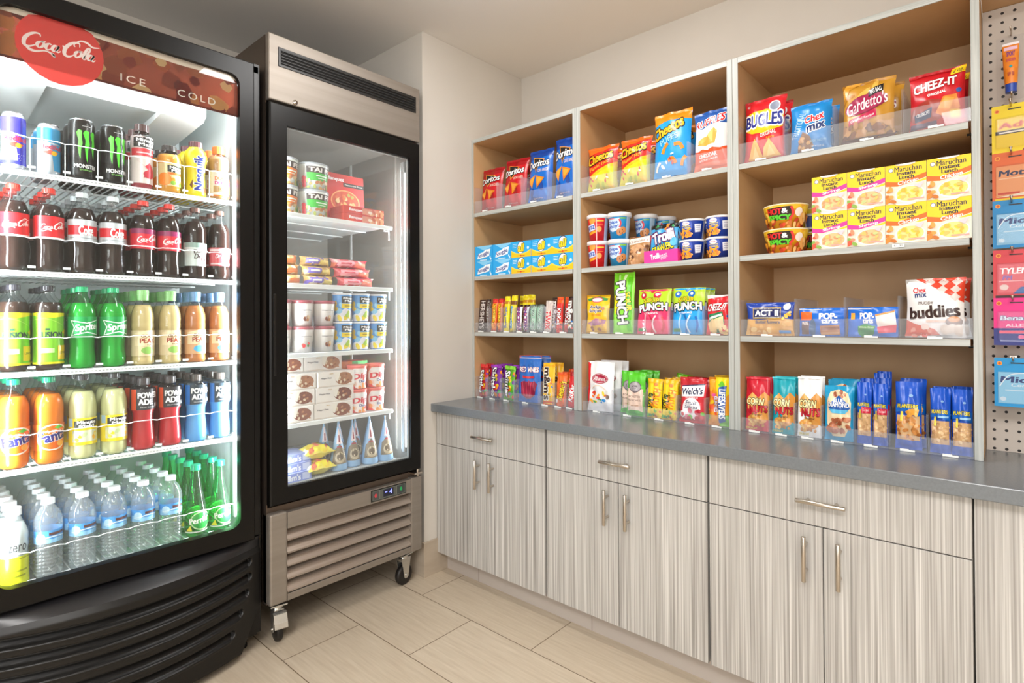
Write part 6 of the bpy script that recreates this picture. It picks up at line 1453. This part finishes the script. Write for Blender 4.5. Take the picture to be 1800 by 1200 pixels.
tg = kit_cup(.050, .060, .1015, 'e8ece6', talenti('3fae3a'), 'a8acb0', .007, .0610, 2.9, 'bowl', .03, .92); to = kit_cup(.050, .060, .1015, 'e8ece6', talenti('ee7a2a'), 'a8acb0', .007, .0610, 2.9, 'bowl', .03, .92)
for r in (0, 1):
    fput(tg, 'frozen_bowl', f"frozen meal bowl with green label, {('lower', 'upper')[r]} one", 'frozen meal', .052, -.7665, FZ[0] + .1018 * r, -14, 'frozen meal bowls')
    fput(to, 'frozen_bowl', f"frozen meal bowl with orange label, {('lower', 'upper')[r]} one", 'frozen meal', .052, -.8905, FZ[0] + .1018 * r, -14, 'frozen meal bowls')
    fput(tg, 'frozen_bowl', f"frozen meal bowl with green label, {('lower', 'upper')[r]} one of the rear stack", 'frozen meal', -.078, -.7665, FZ[0] + .1018 * r, -14, 'frozen meal bowls')
    fput(to, 'frozen_bowl', f"frozen meal bowl with orange label, {('lower', 'upper')[r]} one of the rear stack", 'frozen meal', -.078, -.8905, FZ[0] + .1018 * r, -14, 'frozen meal bowls')
ban = [T_('Banquet', .30, .88, .40, .09, 'ffffff', b=.03, sh=.15), ('r', .48, .76, 1, .84, '2a2422'), T_('Pepperoni Pizza', .74, .80, .44, .04, 'e8dcd0', b=.02), ('e', .52, .46, .36, .26, 'e8a060'), ('e', .52, .46, .33, .235, 'c8502c'), ('n', .28, .34, .78, .60, 26, ['e0a860', 'b83a24', 'e8c48a', 'a8a04a', 'd86a3a'], .05, .8, 7), ('r', .04, .02, .14, .10, 'f0d8c8')]
bx = kit_box(.188, .212, .03, 'c82a24', ban, .001, [('r', 0, 0, 1, 1, 'a8201c')]); fput(bx, 'frozen_meal_box', 'tall red frozen meal box standing on the top freezer shelf', 'frozen meal', -.012, -.592, FZ[0], 0, 'red frozen meal boxes', -4)
fl = kit_box(.188, .030, .10, 'd23a2a', [T_('Banquet', .3, .5, .34, .5, 'ffffff', b=.03, sh=.15), ('r', .45, .1, .98, .9, 'd88a6a'), ('n', .62, .1, .98, .9, 10, ['e0a070', 'f0d8c0', 'c8603a'], .05, .6, 4)], .001)
for r in (0, 1): fput(fl, 'frozen_meal_box', f"flat red frozen meal box in front of the tall one, {('lower', 'upper')[r]}", 'frozen meal', .063, -.575, FZ[0] + .0304 * r, 0, 'red frozen meal boxes')


def pouchkit(w, d, T, col, cols, seed):
    f = bag_surf(w, d, T, seed, .06, .05, .9); mb = MB(); nu, nv = 16, 14
    for side in (-1, 1):
        vs = []
        for j in range(nv + 1):
            for i in range(nu + 1):
                x, y, z = f(i / nu, j / nv, 0, side); vs.append((x, z - d / 2, max(0, T / 2 - y - 0.0)))
        mb.add(vs, [(j * (nu + 1) + i, j * (nu + 1) + i + 1, (j + 1) * (nu + 1) + i + 1, (j + 1) * (nu + 1) + i) for j in range(nv) for i in range(nu)], ink(col, 2), True)

    def s(u, v, e):
        x, y, z = f(u, v, e, -1); return (x, z - d / 2, T / 2 - y)
    ops = [('n', .02, .05, .98, .95, 26, cols, .13, .5, seed), ('r', .3, .06, .7, .24, cols[0])]
    return [('wrapper', mb.mesh('wrapper'), None), ('printed_top', art('printed_top', ops, w, d, s, .012, 2, .0006, .00012), 0)]


SG = 'wrapped frozen sandwiches'
for c, (y0, w_, col, cols, l) in enumerate(((-.878, .134, 'e8b070', ['f2d8a0', 'd8743a', 'e8c890', 'f6ead0'], 'orange'), (-.742, .130, 'c8a468', ['6a5ab0', 'e8d070', 'b89058', 'e8dcb8'], 'purple and tan'), (-.578, .178, 'd8585c', ['f0a0a8', 'e8785a', 'f0d0c8', 'c83044'], 'pinkish red'))):
    for v in range(3):
        kp = kit_bag(w_, .0375, .092, col, [('n', .02, .0, .98, 1, 12, cols, .10, .5, v + 5 * c), ('p', [(.08, .25), (.46, .2), (.5, .75), (.1, .8)], cols[0]), ('p', [(.5, .15), (.92, .2), (.9, .6), (.52, .55)], cols[1]), ('r', .16, .42, .42, .58, cols[3])], 90 + 3 * c + v, .03, 2, .12, .35, 'wrapper')
        fput(kp, 'frozen_sandwich', f"{l} wrapped frozen sandwich, {('bottom', 'middle', 'top')[v]} of its pile", 'frozen sandwich', .046 - .014 * v, y0 - .006 * v * (c == 2), FZ[1] + .0380 * v, 0, SG)


pint = lambda c1, c2: [T_('Häagen-Dazs', .55, .70, .42, .05, '3a3440', b=.03), ('r', .47, .60, .63, .615, 'c8b8b0')] + c1


nutp = [('n', .42, .26, .68, .42, 8, ['8a4a2a', 'b87a4a', '6a3420', 'e0c49a'], .05, .8, 3)]; stp = [('n', .42, .26, .66, .42, 5, ['d83a40', 'e8605a', '5a9a4a'], .055, .8, 4)]
p1 = kit_cup(.034, .042, .0975, 'ece6e0', pint(nutp, 0), 'a04a54', .011, .0435, 2.9, 'carton', .02, .87); p2 = kit_cup(.034, .042, .0975, 'ece6e0', pint(stp, 0), 'a04a54', .011, .0435, 2.9, 'carton', .02, .87)
for c, y in enumerate((-.908, -.820, -.732)):
    for r in (0, 1): fput(p2 if (c == 1 and r == 0) else p1, 'ice_cream_pint', f"cream ice cream pint with maroon lid, {('lower', 'upper')[r]}, {ORD[c]} stack", 'ice cream', .070, y, FZ[2] + .0978 * r, -10, 'cream ice cream pints')
mmc = [('r', 0, .0, 1, 1, '5a9ad8'), ('p', [(0, .2), (.5, .5), (1, .3), (1, 0), (0, 0)], 'e8e8f0'), ('n', .0, .35, .4, .9, 4, ['f2c83a', '8ac8ea'], .12, .7, 3), ('r', .36, .70, .98, .95, '26261f'), T_('Minute', .67, .87, .5, .08, 'ffffff', b=.04), T_('Maid', .67, .77, .4, .08, 'ffffff', b=.04), ('r', .36, .50, .98, .67, 'f0d02c'), ('r', .46, .57, .88, .60, '8a7a2c'), ('n', .2, .02, .9, .35, 7, ['f2d83a', 'f6f6f8', 'a8c84a'], .12, .6, 9)]
mk2 = kit_cup(.0305, .0385, .1135, '5a9ad8', mmc, 'eef0f2', .006, .0402, 3.0, 'cup', .02, .93)
for c, y in enumerate((-.648, -.566, -.484)):
    for r in (0, 1): fput(mk2, 'frozen_lemonade_cup', f"blue and yellow frozen lemonade cup, {('lower', 'upper')[r]}, {ORD[c]} stack", 'frozen lemonade', .066, y, FZ[2] + .1138 * r, -10, 'frozen lemonade cups')
barb = lambda c: [T_('Häagen-Dazs', .22, .58, .28, .12, '3a3440', b=.03), ('e', .70, .50, .24, .155, c), ('n', .56, .2, .9, .8, 16, ['8a4a2a', 'b87a50', 'e0c8a8', c], .035, .8, 7), ('p', [(.44, .9), (.6, .95), (.52, .3), (.46, .4)], 'f2ece0'), ('r', .3, .84, .4, .88, 'c8a878'), ('r', 0, .05, 1, .09, 'd8c8b8')]
for y, z0, n, w, s in ((-.866, 0, 3, .146, 'left'), (-.708, 0, 3, .160, 'right')):
    bk_ = [kit_box(w, .0585, .11, 'efe9e2', barb(c), .001) for c in ('8a4a34', '7a3a26', 'a8704c')]
    for r in range(3): fput(bk_[r], 'ice_cream_bar_box', f"cream box of ice cream bars, {('bottom', 'middle', 'third')[r]} of the {s} pile", 'ice cream box', .062 - .003 * r, y + .006 * (r - 1), FZ[3] + .0588 * r, 2 * r - 2, 'boxes of ice cream bars')
    fput(bk_[0 if s == 'left' else 2], 'ice_cream_bar_box', f"cream box of ice cream bars set back on top of the {s} pile", 'ice cream box', -.01, y - (.008 if s == 'left' else .010), FZ[3] + .1766, 0, 'boxes of ice cream bars')
dip = [('r', 0, 0, 1, 1, 'f08478'), ('e', .5, .55, .40, .40, 'f4ece8'), T_('Dip', .5, .58, .58, .34, 'd8283c', rot=6, b=.06, sh=.15), T_('Dots', .6, .36, .3, .12, '2a4a9c', b=.04), ('n', 0, 0, 1, .25, 10, ['f0a060', 'e84a4a', 'f4d0c0'], .07, .9, 5), ('r', .2, .84, .8, .92, 'f2f2f2')]
dk = kit_cup(.035, .0395, .0960, 'f08478', dip, 'f07a70', .010, .0412, 2.9, 'cup', .02, .86)
for c, y in enumerate((-.583, -.499)):
    for r in (0, 1): fput(dk, 'ice_cream_cup', f"coral pink ice cream cup, {('lower', 'upper')[r]} of the {('left', 'right')[c]} stack", 'ice cream cup', .068, y, FZ[3] + .0964 * r, -10, 'coral pink ice cream cups')
fb = kit_box(.15, .20, .08, 'b83a2a', [('r', 0, .6, .5, 1, 'd8743a'), ('r', .5, .5, 1, 1, '3a9a4a'), ('n', .1, .1, .9, .6, 8, ['e8c43a', 'c83a2a', '4ab05a'], .1, .7, 3)], .001)
fput(fb, 'frozen_snack_box', 'red and green frozen snack box behind the coral cups', 'frozen snack box', -.06, -.550, FZ[3])
# freezer floor
mmx = kit_box(.140, .031, .105, 'aab4e0', [('r', 0, 0, 1, 1, '8a98d8'), T_("m&m's", .45, .5, .5, .7, 'f0f0f6', b=.06), ('r', .75, .1, .95, .9, 'c8d0f0')], .001)
for r in range(3): fput(mmx, 'ice_cream_sandwich_box', f"pale blue ice cream sandwich packet, {('bottom', 'middle', 'top')[r]} of the pile", 'ice cream box', .058 - .008 * r, -.876 + .003 * r, .5325 + .0315 * r, 3 * r, 'pale blue ice cream sandwich packets')
yb = pouchkit(.12, .105, .055, 'e6d65a', ['f0e03a', 'e87a5a', 'f4f0c8', 'e8c83a'], 99)
fput(yb, 'frozen_candy_bag', 'yellow frozen candy bag, lower one on the freezer floor', 'frozen candy bag', .066, -.762, .5325, 3, 'yellow frozen candy bags'); fput(yb, 'frozen_candy_bag', 'yellow frozen candy bag, upper one on the freezer floor', 'frozen candy bag', .056, -.762, .5895, -2, 'yellow frozen candy bags')


def cone_kit():
    H = .183; R = .034; mb = MB(); P = [(0, 0), (R, .0), (R * 1.02, .006), (R * .9, .04), (0.0025, H - .012), (.004, H)]
    mb.lathe(P, ink('9ec4e8', 1), 24)
    ops = [('p', [(.1, .45), (.5, .62), (.9, .45), (.9, .12), (.1, .12)], '8a7a62'), ('e', .5, .28, .26, .24, 'c8b89a'), ('e', .5, .30, .18, .15, '6e5e4c'), ('r', .3, .53, .7, .565, 'a83a4a'), ('p', [(.25, .62), (.75, .62), (.62, 1), (.38, 1)], 'f0dcdc'), ('r', .44, .66, .56, .84, '9a3a4a'), ('n', .2, .15, .8, .4, 10, ['e8d8b8', 'a89070', '5a4a3a'], .035, .8, 2)]
    return [('cone_wrapper', mb.mesh('cone_wrapper'), None), ('printed_label', lathe_art('printed_label', ops, P[1:], .008, .16, 2.6, 1, .0006), 0)]


cn = cone_kit()
for i, (x, y, l) in enumerate(((.072, -.672, 'front row first'), (.060, -.602, 'front row second'), (.078, -.531, 'front row third'), (.082, -.458, 'front row, rightmost'), (-.004, -.690, 'second row first'), (-.014, -.618, 'second row second'), (-.002, -.548, 'second row third'), (-.002, -.478, 'second row, rightmost'))):
    fput(cn, 'ice_cream_cone', f"blue and white wrapped ice cream cone, {l}", 'ice cream cone', x, y, .5325, -14 + 6 * (i % 2), 'wrapped ice cream cones')
